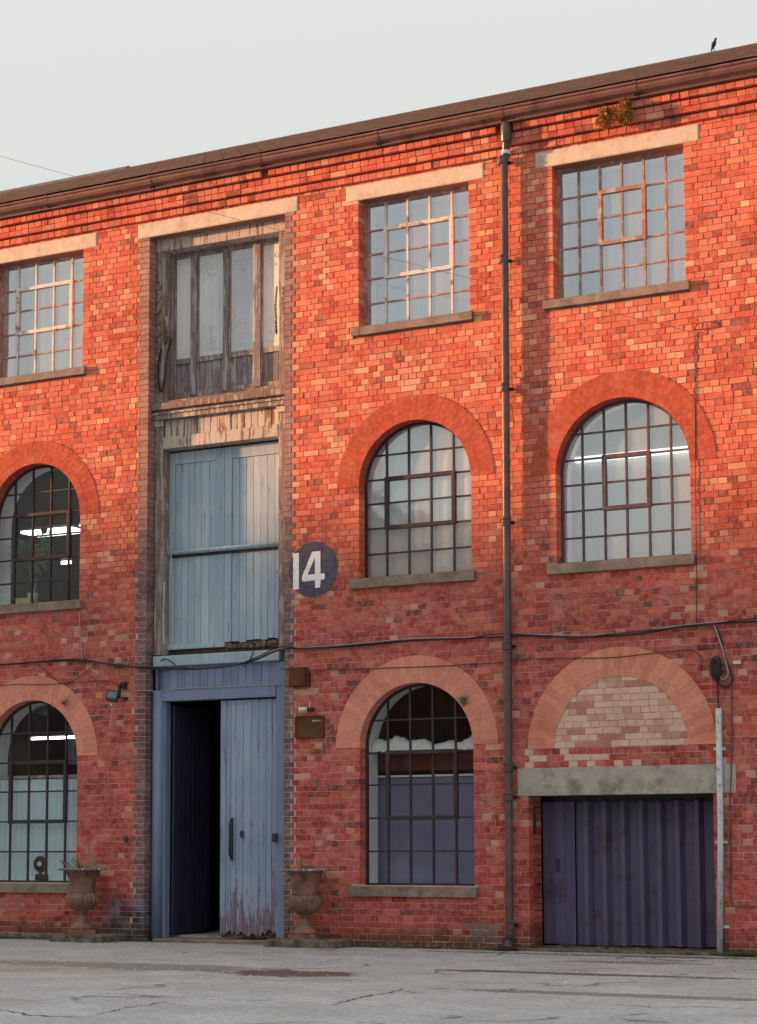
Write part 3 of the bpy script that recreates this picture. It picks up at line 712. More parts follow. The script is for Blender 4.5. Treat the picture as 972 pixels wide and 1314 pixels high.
def chain(pts, parent, n, mat='galv', r=.0045, L=.028):
    P = spline(pts, 10); m = MB()
    tot = sum((P[i+1]-P[i]).length for i in range(len(P)-1)); step = tot/n; acc = 0; i = 0; q = []
    for k in range(n):
        t = k*step
        s_ = 0; j = 0
        while j < len(P)-2 and s_+(P[j+1]-P[j]).length < t: s_ += (P[j+1]-P[j]).length; j += 1
        p = P[j]+(P[j+1]-P[j]).normalized()*(t-s_); d = (P[j+1]-P[j]).normalized()
        u = Vector((1, 0, 0)) if k % 2 else Vector((0, 1, 0)); u = (u-d*u.dot(d)).normalized()
        ring = [p+d*math.cos(a)*L*.62+u*math.sin(a)*L*.32 for a in [2*math.pi*z/8 for z in range(9)]]
        m.tube(ring, r, 4, cap=False)
    return m.build('chain', M[mat], parent)
chain([(-2.85, .12, 4.50), (-2.86, .12, 4.1), (-2.85, .12, 3.72)], dr, 34)
chain([(-1.18, .12, 4.40), (-1.175, .12, 4.1), (-1.18, .12, 3.72)], dr, 30)
chain([(-2.93, .14, 7.52), (-2.96, .13, 7.30), (-2.95, .13, 7.06), (-2.90, .12, 6.98), (-2.86, .13, 7.1), (-2.83, .14, 7.45), (-2.77, .16, 7.66)], up, 44, 'dark', .007, .036)
chain([(-1.19, .13, 8.1), (-1.20, .12, 7.9), (-1.195, .12, 7.70)], up, 12, 'dark', .006, .036)
chain([(-1.195, .12, 7.68), (-1.19, .12, 7.50)], up, 7, 'dark', .006, .036)
# carved scroll brackets on the left post
sc = MB()
for k in range(9):
    z = 7.15+k*.155; sc.tube([(-2.985+.04*math.sin(a), YF-.006, z+.06*math.cos(a)) for a in [2*math.pi*j/12 for j in range(10)]], [.016-.001*j for j in range(10)], 6)
sc.tube([(-2.86, .15, 7.95), (-2.82, .13, 7.86), (-2.80, .13, 7.70), (-2.86, .14, 7.60), (-2.88, .15, 7.72), (-2.84, .14, 7.80)], .02, 6)
sc.build('carved_scroll', M['wood_old'], up, smooth=True)
# ground-floor frame and doors
MB().tube([(-2.935, .165, 0.02), (-2.935, .165, 3.12)], .075, 14).build('round_post', M['blue_trim'], BLD, smooth=True)
gf = joint('door_frame', 'blue_trim', BLD, (-2.885, -2.835, .175, .30, 0, 2.985), (-1.20, -1.09, .15, .30, 0.02, 3.42), (-1.086, bx1-.002, .13, .30, 0.02, 3.42), (-3.015, -2.97, .20, .30, 0, 3.42), (-2.97, -2.885, .243, .30, 0, 3.42))
joint('cross_beam', 'blue', gf, (-2.99, -1.13, .10, .30, 3.425, 3.562), bevel=.012)
joint('transom_rail', 'blue_trim', gf, (-2.885, -1.20, .135, .30, 2.988, 3.125), bevel=.008)
for k in range(15):
    a = -2.885+(2.885-1.20)*k/15; b = -2.885+(2.885-1.20)*(k+1)/15
    joint('transom_board', 'blue_trim', gf, (a+.002, b-.002, .175+random.uniform(-.002, .002), .24, 3.128, 3.425), bevel=.004)
joint('dark_gap_board', 'rot', up, (-2.90, -1.13, .36, .39, 3.56, 3.72), bevel=0)
leaf = empty('entrance_door', (0, 0, 0), parent=BLD, label='blue boarded door leaf, closed, paint flaking and rotten at its foot')
DX = [-2.035, -1.950, -1.880, -1.809, -1.702, -1.59, -1.481, -1.375, -1.29, -1.20]
for i in range(len(DX)-1):
    a, b = DX[i], DX[i+1]; m = MB(); n = 6; base = .065+random.uniform(0, .05)
    poly = [(a+.002, base+random.uniform(0, .05))]
    for j in range(1, n): poly.append((a+.002+(b-a-.004)*j/n, base+random.uniform(-.01, .07)))
    poly += [(b-.002, base+random.uniform(0, .05)), (b-.002, 2.97), (a+.002, 2.97)]
    m.prism(poly, .205+random.uniform(-.002, .002), .245); m.build('door_board', M['blue_low'], leaf, bevel=.0035)
joint('door_brace', 'dim', leaf, (-2.03, -1.21, .246, .29, .12, .30), (-2.03, -1.21, .246, .29, 1.2, 1.36), (-2.03, -1.21, .246, .29, 2.7, 2.86))
MB().box(-2.04, -1.19, .246, .25, .055, .4).build('rotten_foot', M['rot'], leaf)
hd = MB(); hd.box(-1.877, -1.840, .18, .204, .995, 1.52); hd.build('handle_plate', M['dark'], leaf, bevel=.008)
MB().tube([(-1.858, .18, 1.48), (-1.858, .14, 1.46), (-1.858, .14, 1.06), (-1.858, .18, 1.04)], .012, 8).build('handle', M['dark'], leaf, smooth=True)
MB().tube([(-1.712, .185, 1.32), (-1.712, .206, 1.32)], .026, 12).box(-1.73, -1.694, .192, .206, 1.27, 1.36).build('keyhole_cover', M['dark'], leaf)
for z in (1.04, 1.45): MB().tube([(-1.858, .170, z), (-1.858, .181, z)], .007, 8).build('bolt_head', M['galv'], leaf)
le2 = empty('open_door', (-2.80, .30, 0), parent=BLD, label='blue door leaf, interior shade painted in, swung open into the bay')
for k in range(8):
    joint('door_board', 'blue_shaded', le2, (-.02, .02, .0+.105*k+.002, .105*(k+1)-.002, .08, 2.94), bevel=.004)
joint('door_step', 'sill', BLD, (-2.85, -1.0, -.06, .45, -.02, .035), bevel=.01)

# ------------------------------------------------------------------ steel shutter
sh = empty('folding_shutter', (0, 0, 0), parent=BLD, label='dusky blue folding steel shutter, closed')
x = 2.16; P_ = .2165
for k in range(11):
    q = random.uniform(-.012, .012); prf = [(x, .440), (x+.108+q, .444), (x+.128+q, .362), (x+.180+q*.5, .356), (x+P_, .440)]
    if k < 2: prf = [(x, .40), (x+.09, .40), (x+.096, .41), (x+.20, .398), (x+P_, .40)]
    prf = [(max(2.202, min(4.36, a)), b) for a, b in prf]
    m = MB(); n = len(prf)
    for t_, z in ((0, .045+abs(q)*1.5), (0, 1.665), (.006, .045+abs(q)*1.5), (.006, 1.665)): m.v += [(a, b+t_, z) for a, b in prf]
    for i in range(n-1): m.f += [(i, i+1, n+i+1, n+i), (2*n+i, 3*n+i, 3*n+i+1, 2*n+i+1)]
    m.build('shutter_slat', M['shutter'], sh); x += P_
joint('bottom_track', 'rot', sh, (2.20, 4.362, .30, .46, -.01, .04), bevel=.004)
joint('top_track', 'dark', sh, (2.20, 4.362, .44, .52, 1.64, 1.74), bevel=.004)  # coloured dark for the lintel's shade above the slats
MB().box(2.195, 4.37, .50, .52, 0, 1.8).build('shutter_shade_sheet', M['dim'], sh)  # near-black sheet standing in for the shaded recess over the slats
MB().box(2.37, 2.40, .380, .398, .88, 1.02).build('shutter_handle', M['dark'], sh, bevel=.004)
MB().box(2.202, 2.225, .12, .16, 1.30, 1.52).build('shutter_bracket', M['dark'], sh, bevel=.004)
MB().box(4.33, 4.36, .33, .37, 1.22, 1.26).build('shutter_latch', M['dark'], sh, bevel=.003)
joint('threshold', 'moss', BLD, (2.10, 4.45, -.10, .30, -.02, .028), bevel=.008)

# ------------------------------------------------------------------ eaves: gutter, roof
prof = [(-.050, 9.592), (-.105, 9.592), (-.108, 9.610), (-.085, 9.618), (-.100, 9.640), (-.150, 9.672), (-.172, 9.715), (-.172, 9.755), (-.190, 9.765), (-.196, 9.782), (-.190, 9.800),
        (-.172, 9.800), (-.160, 9.785), (-.158, 9.72), (-.13, 9.68), (-.08, 9.655), (-.04, 9.655), (-.035, 9.79), (-.010, 9.79), (-.010, 9.592)]
prof = [(y-.078, 9.546+(z-9.592)*.74) for y, z in prof]
def gutter_mesh(L):
    m = MB(); n = len(prof)
    m.add([(0, y, z) for y, z in prof]+[(L, y, z) for y, z in prof], [(i, (i+1) % n, (i+1) % n+n, i+n) for i in range(n)]+[tuple(range(n))[::-1], tuple(range(n, 2*n))])
    return m.mesh('gutter_section', M['gutter'])
gm = gutter_mesh(1.62); x = -1.22-1.64*6
while x < XR-.5:
    if x+1.62 > XL:
        o = bpy.data.objects.new('gutter_section', gm); o.location = (x+.01, 0, random.uniform(-.004, .004)); link(o, BLD)
        cm_ = MB(); pp = [((y+.17)*1.05-.17, (z-9.62)*1.05+9.62) for y, z in prof[1:11]]
        n = len(pp); cm_.add([(x-.02, y, z) for y, z in pp]+[(x+.02, y, z) for y, z in pp], [(i, i+1, i+1+n, i+n) for i in range(n-1)]+[(0, n)+(n+1, 1)][:0]+[tuple(range(n))[::-1], tuple(range(n, 2*n))])
        cm_.build('gutter_joint', M['gutter'], BLD)
    x += 1.64
MB().box(XL, XR, -.10, .30, 9.5455, 9.735).build('wall_plate', M['rot'], BLD)
SL = .4545
rb = MB()
rz = lambda y: 9.795+SL*(y+.1)
rows = 24; rw = 5.2/rows
for r_ in range(rows):
    y0 = -.23+r_*rw; xx = XL-(.14 if r_ % 2 else 0)
    while xx < XR:
        x1 = xx+.28; j = random.uniform(-.0012, .0012)
        a, b = y0, y0+rw*1.08
        rb.add([(xx+.003, a, rz(a)+.014+j), (x1-.003, a, rz(a)+.014+j), (x1-.003, b, rz(b)+.004), (xx+.003, b, rz(b)+.004), (xx+.003, a, rz(a)+.003+j), (x1-.003, a, rz(a)+.003+j)],
               [(0, 1, 2, 3), (4, 5, 1, 0)]); xx = x1
rb.build('roof_slates', M['slate'], BLD, kind='stuff')
rd = MB(); rd.add([(XL, -.22, rz(-.22)), (XR, -.22, rz(-.22)), (XR, 5, rz(5)-.01), (XL, 5, rz(5)-.01), (XR, 10.1, rz(-.1)), (XL, 10.1, rz(-.1)), (XL, -.10, 9.73), (XR, -.10, 9.73)],
                  [(0, 1, 2, 3), (3, 2, 4, 5), (6, 7, 1, 0), (6, 0, 3, 5), (7, 4, 2, 1)]); rd.build('roof_deck', M['slate'], BLD)
nx = 40
for k in range(nx):
    a = XL+(XR-XL)*k/nx; b = XL+(XR-XL)*(k+1)/nx-.006
    lead = a < -6.9
    m = MB(); zz_ = rz(5); h = .02 if not lead else .07
    m.add([(a, 4.86, zz_-.055), (b, 4.86, zz_-.055), (b, 4.97, zz_+h*.5), (a, 4.97, zz_+h*.5), (a, 5.03, zz_+h*.5), (b, 5.03, zz_+h*.5), (a, 5.14, zz_-.055), (b, 5.14, zz_-.055)], [(0, 1, 2, 3), (3, 2, 5, 4), (4, 5, 7, 6), (0, 3, 4, 6), (1, 7, 5, 2)])
    m.build('ridge_tile', M['lead' if lead else 'slate'], BLD)

# downpipe with its collars
dp = MB().tube([(2.075, -.145, 9.575), (2.070, -.135, 9.30), (2.045, -.095, 9.22), (2.02, -.092, 9.10), (1.992, -.090, .20), (1.992, -.10, .10)], .046, 14).build('downpipe', M['pipe'], BLD, smooth=True)
MB().lathe([(.052, 0), (.062, .02), (.066, .19), (.060, .225), (.055, .235)], 16, c=(2.073, -.138, 9.31)).build('pipe_head', M['pipe'], dp, smooth=True)
MB().lathe([(.054, 0), (.054, .04)], 16, c=(2.052, -.102, 9.19)).build('foil_tape', M['galv'], dp)
for z in (9.12, 7.94, 6.42, 4.86, 3.43, 2.05, 1.72, .28):
    m = MB(); m.lathe([(.048, -.05), (.060, -.045), (.060, -.02), (.053, -.015), (.053, .02), (.060, .03), (.060, .05), (.048, .055)], 16, c=(1.998, -.09, z)); m.build('pipe_collar', M['pipe'], dp, smooth=False)
    MB().box(1.945, 2.07, -.030, .0, z-.014, z+.014).build('pipe_bracket', M['dark'], dp, bevel=.004)
MB().tube([(1.992, -.09, .16), (1.992, -.10, .09), (2.0, -.15, .05), (2.01, -.19, .035)], .052, 12).build('pipe_shoe', M['pipe'], dp, smooth=True)
MB().lathe([(.12, 0), (.125, .02), (.10, .03), (.10, .012)], 20, c=(1.99, -.17, .0)).build('gully', M['dark'], BLD)

# ------------------------------------------------------------------ painted number
def surf_y(x, z):
    for (a, b, c, d, y) in surf:
        if a <= x <= b and c <= z <= d: return y
    return None
def painted(inside, x0, x1, z0, z1, st, off):
    m = MB(); nx_, nz_ = int((x1-x0)/st), int((z1-z0)/st); idx = {}
    surf_l = surf
    def vid(i, j):
        if (i, j) not in idx:
            x, z = x0+i*st, z0+j*st; y = surf_y(x, z); idx[(i, j)] = len(m.v)
            m.v.append((x, (y-.0015 if y is not None else .002)-off, z))
        return idx[(i, j)]
    for i in range(nx_):
        for j in range(nz_):
            if inside(x0+(i+.5)*st, z0+(j+.5)*st): m.f.append((vid(i, j), vid(i+1, j), vid(i+1, j+1), vid(i, j+1)))
    return m
surf = [s_ for s_ in surf if s_[1] > RC[0]-.4 and s_[0] < RC[0]+.4 and s_[3] > RC[1]-.4 and s_[2] < RC[1]+.4]
ro = painted(lambda x, z: math.hypot(x-RC[0], z-RC[1]) < RC[2]+.0015*math.sin(17*math.atan2(z-RC[1], x-RC[0])) and x > -.925, RC[0]-.35, RC[0]+.35, RC[1]-.35, RC[1]+.35, .006, .0018).build(
    'painted_number', M['roundel'], label='dark blue roundel with a white number 14 painted on the brickwork beside the loading bay', cat='painted sign')
def inpoly(x, z, P):
    c = False; n = len(P)
    for i in range(n):
        (x1, z1), (x2, z2) = P[i], P[(i+1) % n]
        if (z1 > z) != (z2 > z) and x < (x2-x1)*(z-z1)/(z2-z1)+x1: c = not c
    return c
ONE = [(-.874, 4.265), (-.792, 4.268), (-.790, 4.713), (-.872, 4.709)]
FOUR = [(-.608, 4.712), (-.490, 4.716), (-.490, 4.441), (-.430, 4.438), (-.434, 4.365), (-.490, 4.364), (-.494, 4.272), (-.568, 4.266), (-.568, 4.361), (-.746, 4.359), (-.744, 4.428)]
HOLE = [(-.568, 4.640), (-.568, 4.438), (-.668, 4.436)]
painted(lambda x, z: inpoly(x, z, ONE), -.89, -.78, 4.25, 4.73, .0045, .004).build('digit', M['paintwhite'], ro)
painted(lambda x, z: inpoly(x, z, FOUR) and not inpoly(x, z, HOLE), -.76, -.42, 4.25, 4.73, .0045, .004).build('digit', M['paintwhite'], ro)

# ------------------------------------------------------------------ cables and fittings on the wall
def cable(name, pts, r, mat, label, n=8, cat='cable', **k):
    return MB().tube(spline(pts, n), r, 6).build(name, M[mat], smooth=True, label=label, cat=cat, **k)
def W3(l, y): return [(x, y, z) for x, z in l]
MC = [(-9.0, 3.55), (-7.0, 3.56), (-5.32, 3.552), (-4.6, 3.56), (-3.998, 3.542), (-3.449, 3.467), (-2.912, 3.393), (-2.5, 3.37), (-2.157, 3.36), (-1.7, 3.38), (-1.367, 3.44), (-1.014, 3.546), (-.6, 3.535), (.1, 3.535), (.765, 3.559), (1.4, 3.55), (1.864, 3.548), (2.251, 3.537), (2.82, 3.489), (3.2, 3.485), (3.65, 3.498), (4.0, 3.54), (4.321, 3.556), (4.903, 3.557), (6.5, 3.55), (8.5, 3.56)]
cable('power_cable', [(x, -.035, z) for x, z in MC], .013, 'cable', 'thick black cable run along the whole wall above the ground-floor arches')
cable('cable_strand', [(x, -.052, z+.022*math.sin(x*4.1)+.006) for x, z in MC], .007, 'cable', 'thin dark cable twisting round the thick one above the ground-floor arches')
cable('cable_strand', [(x, -.045, z+.018+.008*math.sin(x*2.3+1)) for x, z in MC[10:]], .006, 'cable_pale', 'thin pale cable lying on the thick black one right of the loading bay')
cable('bell_wire', W3([(-1.041, 3.311), (-.606, 3.273), (.45, 3.254), (1.2, 3.245), (1.856, 3.253), (2.34, 3.275), (3.185, 3.245), (3.7, 3.27), (4.10, 3.285), (4.223, 3.25), (4.262, 3.158), (4.26, 2.989)], -.016), .0045, 'cable', 'thin brown wire crossing the arches of the middle window and the bricked-up opening')
cable('telephone_wire', W3([(-4.05, 4.15), (-4.03, 3.85), (-3.993, 3.573), (-3.90, 3.53), (-3.70, 3.50)], -.02), .006, 'cable_pale', 'short pale wire dropping from the first-floor sill left of the bay')
cable('slack_wire', W3([(-9, 3.3), (-6, 3.26), (-5.322, 3.275), (-5.066, 3.285), (-4.6, 3.262), (-4.1, 3.268), (-3.5, 3.275)], -.018), .004, 'cable', 'thin wire across the top of the left ground-floor arch')
cable('slack_wire', W3([(-4.72, 3.54), (-4.60, 3.46), (-4.45, 3.34), (-4.31, 3.262), (-4.15, 3.29), (-3.95, 3.39), (-3.78, 3.50)], -.02), .004, 'cable', 'V-shaped slack wire hanging over the left ground-floor arch')
cable('lamp_wire', W3([(-3.36, 3.19), (-3.33, 3.135), (-3.2, 3.125), (-2.975, 3.122)], -.012)+[(-2.90, .115, 3.118), (-2.565, .125, 3.140), (-2.0, .125, 3.135), (-1.129, .125, 3.132)], .006, 'cable_pale', 'pale wire from the floodlight along the rail over the blue doors', n=6)
cable('door_wire', [(-2.93, .09, 3.41), (-2.86, .085, 3.36), (-2.75, .085, 3.37), (-2.65, .088, 3.44), (-2.78, .09, 3.52), (-2.86, .09, 3.50)], .006, 'cable', 'dark loop of wire on the blue beam over the doors')
cable('door_wire', [(-1.62, .085, 3.36), (-1.55, .088, 3.44), (-1.50, .09, 3.53), (-1.51, .09, 3.60)], .006, 'cable', 'short dark wire standing up at the right of the blue beam')
hx = (4.272, -.05, 6.80)
cable('drop_wire', [(4.272, -.03, 6.80), (4.262, -.007, 6.70), (4.245, -.010, 5.6), (4.235, -.010, 4.6), (4.222, -.016, 3.60), (4.222, -.02, 3.56)], 0.0042, 'cable', 'thin wire running straight down the wall from the hook right of the upper windows')
hk = MB().tube([(4.272, .0, 6.84), (4.272, -.05, 6.84), (4.30, -.07, 6.86), (4.33, -.06, 6.89), (4.31, -.05, 6.92)], .009, 6).build('wire_hook', M['dark'], label='small iron hook in the brickwork below the right upper window', cat='hook')
# overhead line sagging slightly to the hook
def ray(px, py, t):
    d = Fv+R2*((px-486)/2505)-U2*((py-824.805)/2505); return CAM+d*t
P0 = Vector(hx); P1 = Vector((-5.0, -2.2, 10.0)); PA = []
for k in range(41):
    t = k/40; p = P0.lerp(P1, t); p.z -= .2*t*(1-t); PA.append(p)
MB().tube(PA, .0024, 5).build('overhead_wire', M['gutter'], label='thin overhead wire slanting across the sky and the upper facade', cat='wire')
pl = MB().tube([(-5.0, -2.2, 0), (-5.0, -2.2, .1)], .001, 4) if False else None
# wire support: bracket arm fixed on the roof edge left of frame
br_ = empty('wire_bracket', (-6.6, 0, 9.9), 'iron pole and arm that carries the overhead wire above the left eaves', 'bracket')
MB().tube([(0, .2, -.3), (0, .2, .15)], .02, 8).build('pole', M['dark'], br_, smooth=True)
MB().tube([(0, .2, .1), (1.6, -2.2, .1)], .012, 8).build('arm', M['dark'], br_, smooth=True)

# bulkhead lamp (dark oval) with looped cables, steel conduit
ov = empty('oval_wall_lamp', (4.445, -.02, 3.07), 'dark oval bulkhead lamp above the grey conduit by the shutter', 'wall lamp')
MB().lathe([(.02, 0), (.055, .010), (.064, .035), (.064, .06), (.055, .085), (.035, .10), (.01, .105)], 20).build('housing', M['dark'], ov, smooth=True)
h_ = ov.children[0]; h_.rotation_euler = (R(90), 0, 0); h_.scale = (1, 2.1, 1)
m = MB()
for k in range(-4, 5): m.box(-.055*math.sqrt(max(.05, 1-(k/5)**2)), .055*math.sqrt(max(.05, 1-(k/5)**2)), -.115, -.095, k*.024-.004, k*.024+.004)
m.build('rib', M['cable'], ov, bevel=.003)
joint('back_plate', 'dark', ov, (-.03, .03, 0, .02, -.12, .12))
cable('looped_cable', W3([(4.42, 3.55), (4.455, 3.49), (4.50, 3.38), (4.52, 3.25), (4.56, 3.12), (4.60, 3.03), (4.615, 2.95), (4.59, 2.88), (4.53, 2.865), (4.46, 2.90), (4.43, 2.96)], -.03), .012, 'cable', 'thick black cable hanging in a loop beside the oval wall lamp')
cable('looped_cable', W3([(4.43, 3.54), (4.47, 3.42), (4.51, 3.30), (4.545, 3.15), (4.57, 3.05), (4.565, 2.98), (4.53, 2.945), (4.49, 2.955), (4.475, 3.0)], -.048), .008, 'cable_pale', 'pale cable curled under the oval wall lamp')
cable('conduit_tail', W3([(4.447, 2.96), (4.450, 2.8), (4.455, 2.62)], -.03), .009, 'cable', 'black cable entering the top of the grey conduit')
cd_ = empty('steel_conduit', (4.445, -.045, 0), 'grey galvanised conduit standing against the wall right of the shutter', 'conduit')
MB().tube([(.012, 0, 2.635), (.005, 0, 1.3), (-.03, 0, .02)], .034, 12).build('tube', M['galv'], cd_, smooth=True)
for z in (2.2, 1.2, .3): MB().box(-.06, .07, .02, .045, z-.015, z+.015).build('clip', M['galv'], cd_, bevel=.003)
cable('thin_conduit', W3([(4.60, 2.86), (4.585, 2.2), (4.555, 1.6), (4.545, 1.0), (4.535, .62), (4.552, .545), (4.60, .522), (4.822, .522), (6.0, .525)], -.014), .008, 'gutter', 'thin reddish conduit that turns to the right near the ground beside the shutter', cat='conduit')
MB().box(4.617, 4.703, -.012, .0, 3.108, 3.144).build('wall_label', M['white'], label='small white label fixed to the bricks right of the oval lamp', cat='label', bevel=.002)

# floodlight on its bracket
fl = empty('floodlight', (-3.40, -.02, 3.06), 'black square floodlight on a bracket left of the blue doors', 'floodlight')
hd_ = empty('head', (-.03, -.12, 0), parent=fl); hd_.scale = (.86, .86, .86); hd_.rotation_euler = (R(-14), R(9), R(16))
joint('casing', 'dark', hd_, (-.088, .088, -.03, .035, -.08, .08), bevel=.01)
MB().box(-.070, .070, -.033, -.029, -.035, .062).build('lamp_glass', M['lampglass'], hd_)
joint('bezel', 'dark', hd_, (-.088, -.070, -.038, -.03, -.08, .08), (.070, .088, -.038, -.03, -.08, .08), (-.070, .070, -.038, -.03, -.08, -.035), (-.070, .070, -.038, -.03, .062, .08), bevel=.003)
joint('bracket', 'dark', fl, (.035, .10, -.06, .02, .10, .18), (.03, .06, -.10, -.06, -.03, .15), (.06, .11, -.04, .02, -.05, -.01), bevel=.006)
MB().tube([(-.04, -.14, -.10), (-.035, -.12, -.125)], .012, 8).build('gland', M['white'], fl, smooth=True)
# rusty box, camera, plaque
rbx = empty('rusty_box', (-.77, 0, 3.195), 'small rusty brown junction box beside the right edge of the blue door frame', 'junction box')
joint('casing', 'rust', rbx, (-.125, .115, -.075, 0, -.118, .118), bevel=.012); joint('lid', 'rust', rbx, (-.115, .105, -.088, -.075, -.108, .108), bevel=.006)
joint('side_cap', 'dark', rbx, (.116, .145, -.06, 0, -.12, .05), bevel=.006)
cc = empty('security_camera', (-.665, 0, 2.80), 'little white security camera just above the brown plaque', 'camera')
MB().tube([(-.075, -.10, -.004), (.02, -.06, .004)], .027, 12).build('body', M['white'], cc, smooth=True)
MB().tube([(.02, -.06, .0), (.06, -.03, .0), (.08, 0, 0)], .022, 10).build('mount', M['dark'], cc, smooth=True)
MB().tube([(.03, -.03, .02), (.035, -.02, .05), (.03, -.01, .085)], .006, 6).build('aerial', M['white'], cc, smooth=True)
MB().tube([(-.086, -.105, -.005), (-.074, -.0995, -.004)], .018, 12).build('lens', M['dark'], cc)
pq = empty('wall_plaque', (-.63, 0, 2.592), 'dark brown rectangular plaque with faded lettering under the white camera', 'plaque')
joint('board', 'plaque', pq, (-.19, .19, -.03, 0, -.125, .125), bevel=.006)
joint('moulded_edge', 'rust', pq, (-.195, .195, -.038, -.005, .118, .132), (-.195, .195, -.038, -.005, -.132, -.118), (-.198, -.184, -.037, -.005, -.118, .118), (.184, .198, -.037, -.005, -.118, .118), bevel=.003)
m = MB(); random.seed(8)
for k in range(9): m.box(.04+k*.0145, .04+k*.0145+.009, -.0325, -.030, .060, .078+random.choice((0, .004)))
m.build('faded_lettering', M['wood_pale'], pq)

# holes in the brickwork
for (x, z, r_) in ((-3.30, 1.262, .034), (-4.204, .335, .020)):
    MB().lathe([(r_, 0), (r_, .012)], 10, c=(0, 0, 0)).build('vent_hole', M['dark'], WALL).location = (x, -.004, z)
    bpy.context.scene.collection.objects[-1].rotation_euler = (R(90), 0, 0)
MB().box(-1.225, -1.165, .10, .13, 1.215, 1.325).build('door_bell', M['dark'], label='small black entry keypad on the right post of the blue doors', cat='door bell', bevel=.008)

# ------------------------------------------------------------------ urns
def urn(x, y, rot, label, plants):
    u = empty('garden_urn', (x, y, .085), label, 'urn', 'cast urns either side of the blue doors')
    ob = MB(); P = [(.205, 0), (.205, .02)]
    pl_ = joint('plinth', 'terracotta', u, (-.165, .165, -.165, .165, 0, .065), bevel=.006); pl_.rotation_euler = (0, 0, R(rot))
    MB().lathe([(.150, .065), (.156, .075), (.156, .094), (.140, .102), (.134, .122), (.104, .136), (.080, .158), (.064, .190), (.055, .225), (.052, .252), (.062, .262), (.078, .272), (.078, .287)], 36).build('foot', M['terracotta'], u, smooth=True)
    n = 22
    rib = lambda j, a: (.080*abs(math.sin(a*n/2))-.02)*(1 if 1 < j < 9 else .3)
    MB().lathe([(.070, .285), (.095, .300), (.140, .325), (.178, .360), (.200, .400), (.207, .440), (.198, .475), (.178, .500), (.160, .512), (.152, .520)], n*8, ribs=rib).build('gadrooned_bowl', M['terracotta'], u, smooth=True)
    MB().lathe([(.152, .518), (.158, .530), (.152, .545), (.156, .60), (.168, .67), (.187, .73), (.212, .775), (.232, .790), (.236, .795), (.20, .797), (.19, .77)], 40).build('vase_body', M['terracotta'], u, smooth=True)
    lobes = 26
    rr = lambda j, a: .085*abs(math.sin(a*lobes/2)) if j in (1, 2, 3) else 0
    MB().lathe([(.222, .786), (.268, .792), (.285, .803), (.272, .815), (.225, .822), (.20, .805)], lobes*6, ribs=rr).build('rim', M['urnrim'], u, smooth=True)
    MB().lathe([(.19, .74), (.20, .785), (.12, .80), (.03, .805)], 20).build('soil', M['moss'], u, smooth=True)
    m = MB(); random.seed(plants*7)
    for k in range(plants):
        a = random.uniform(0, 6.28); q = random.uniform(0, .2); bx, by = q*math.cos(a), q*math.sin(a); h = random.uniform(.05, .17)
        lean = random.uniform(.02, .10); dx_, dy_ = lean*math.cos(a), lean*math.sin(a); w_ = random.uniform(.005, .012)
        px_, py_ = -math.sin(a)*w_, math.cos(a)*w_
        m.add([(bx-px_, by-py_, .80), (bx+px_, by+py_, .80), (bx+dx_+px_*1.4, by+dy_+py_*1.4, .80+h*.7), (bx+dx_*1.8, by+dy_*1.8, .80+h)], [(0, 1, 2, 3)])
        for j in range(3):
            z_ = .80+h*random.uniform(.5, 1); ex, ey = bx+dx_*1.4+random.uniform(-.03, .03), by+dy_*1.4+random.uniform(-.03, .03)
            m.add([(ex, ey, z_), (ex+.014, ey+.004, z_+.008), (ex+.024, ey, z_), (ex+.01, ey-.006, z_-.008)], [(0, 1, 2, 3)])
    m.build('plant', M['leafdark'], u, kind='stuff')
    return u
urn(-3.70, -.36, 38, 'weedy left urn standing on a mossy slab beside the blue doors', 34)
urn(-.485, -.38, 14, 'bare right urn standing on a worn slab between the doors and the middle window', 5)
def slab(x0, x1, y0, y1, h, label):
    random.seed(int(x0*100)); nx, ny = 14, 6; m = MB()
    for j in range(ny+1):
        for i in range(nx+1):
            e = (i in (0, nx)) or (j in (0, ny))
            m.v.append((x0+(x1-x0)*i/nx+random.uniform(-.012, .012), y0+(y1-y0)*j/ny+random.uniform(-.012, .012), h+(random.uniform(-.022, -.008) if e else random.uniform(-.006, .006))))
    for j in range(ny):
        for i in range(nx): a = j*(nx+1)+i; m.f.append((a, a+1, a+nx+2, a+nx+1))
    per = [i for i in range(nx+1)]+[(j)*(nx+1)+nx for j in range(1, ny+1)]+[ny*(nx+1)+i for i in range(nx-1, -1, -1)]+[j*(nx+1) for j in range(ny-1, 0, -1)]
    b = len(m.v)
    for q in per: v = m.v[q]; m.v.append((v[0]+random.uniform(-.01, .01), v[1]+random.uniform(-.01, .01), -.01))
    n = len(per)
    for k in range(n): m.f.append((per[k], b+k, b+(k+1) % n, per[(k+1) % n]))
    m.build('stone_slab', M['moss'], label=label, cat='slab')
slab(-3.99, -3.22, -.62, -.10, .095, 'mossy stone slab under the left urn')
slab(-.92, .03, -.60, -.12, .095, 'worn stone slab under the right urn')

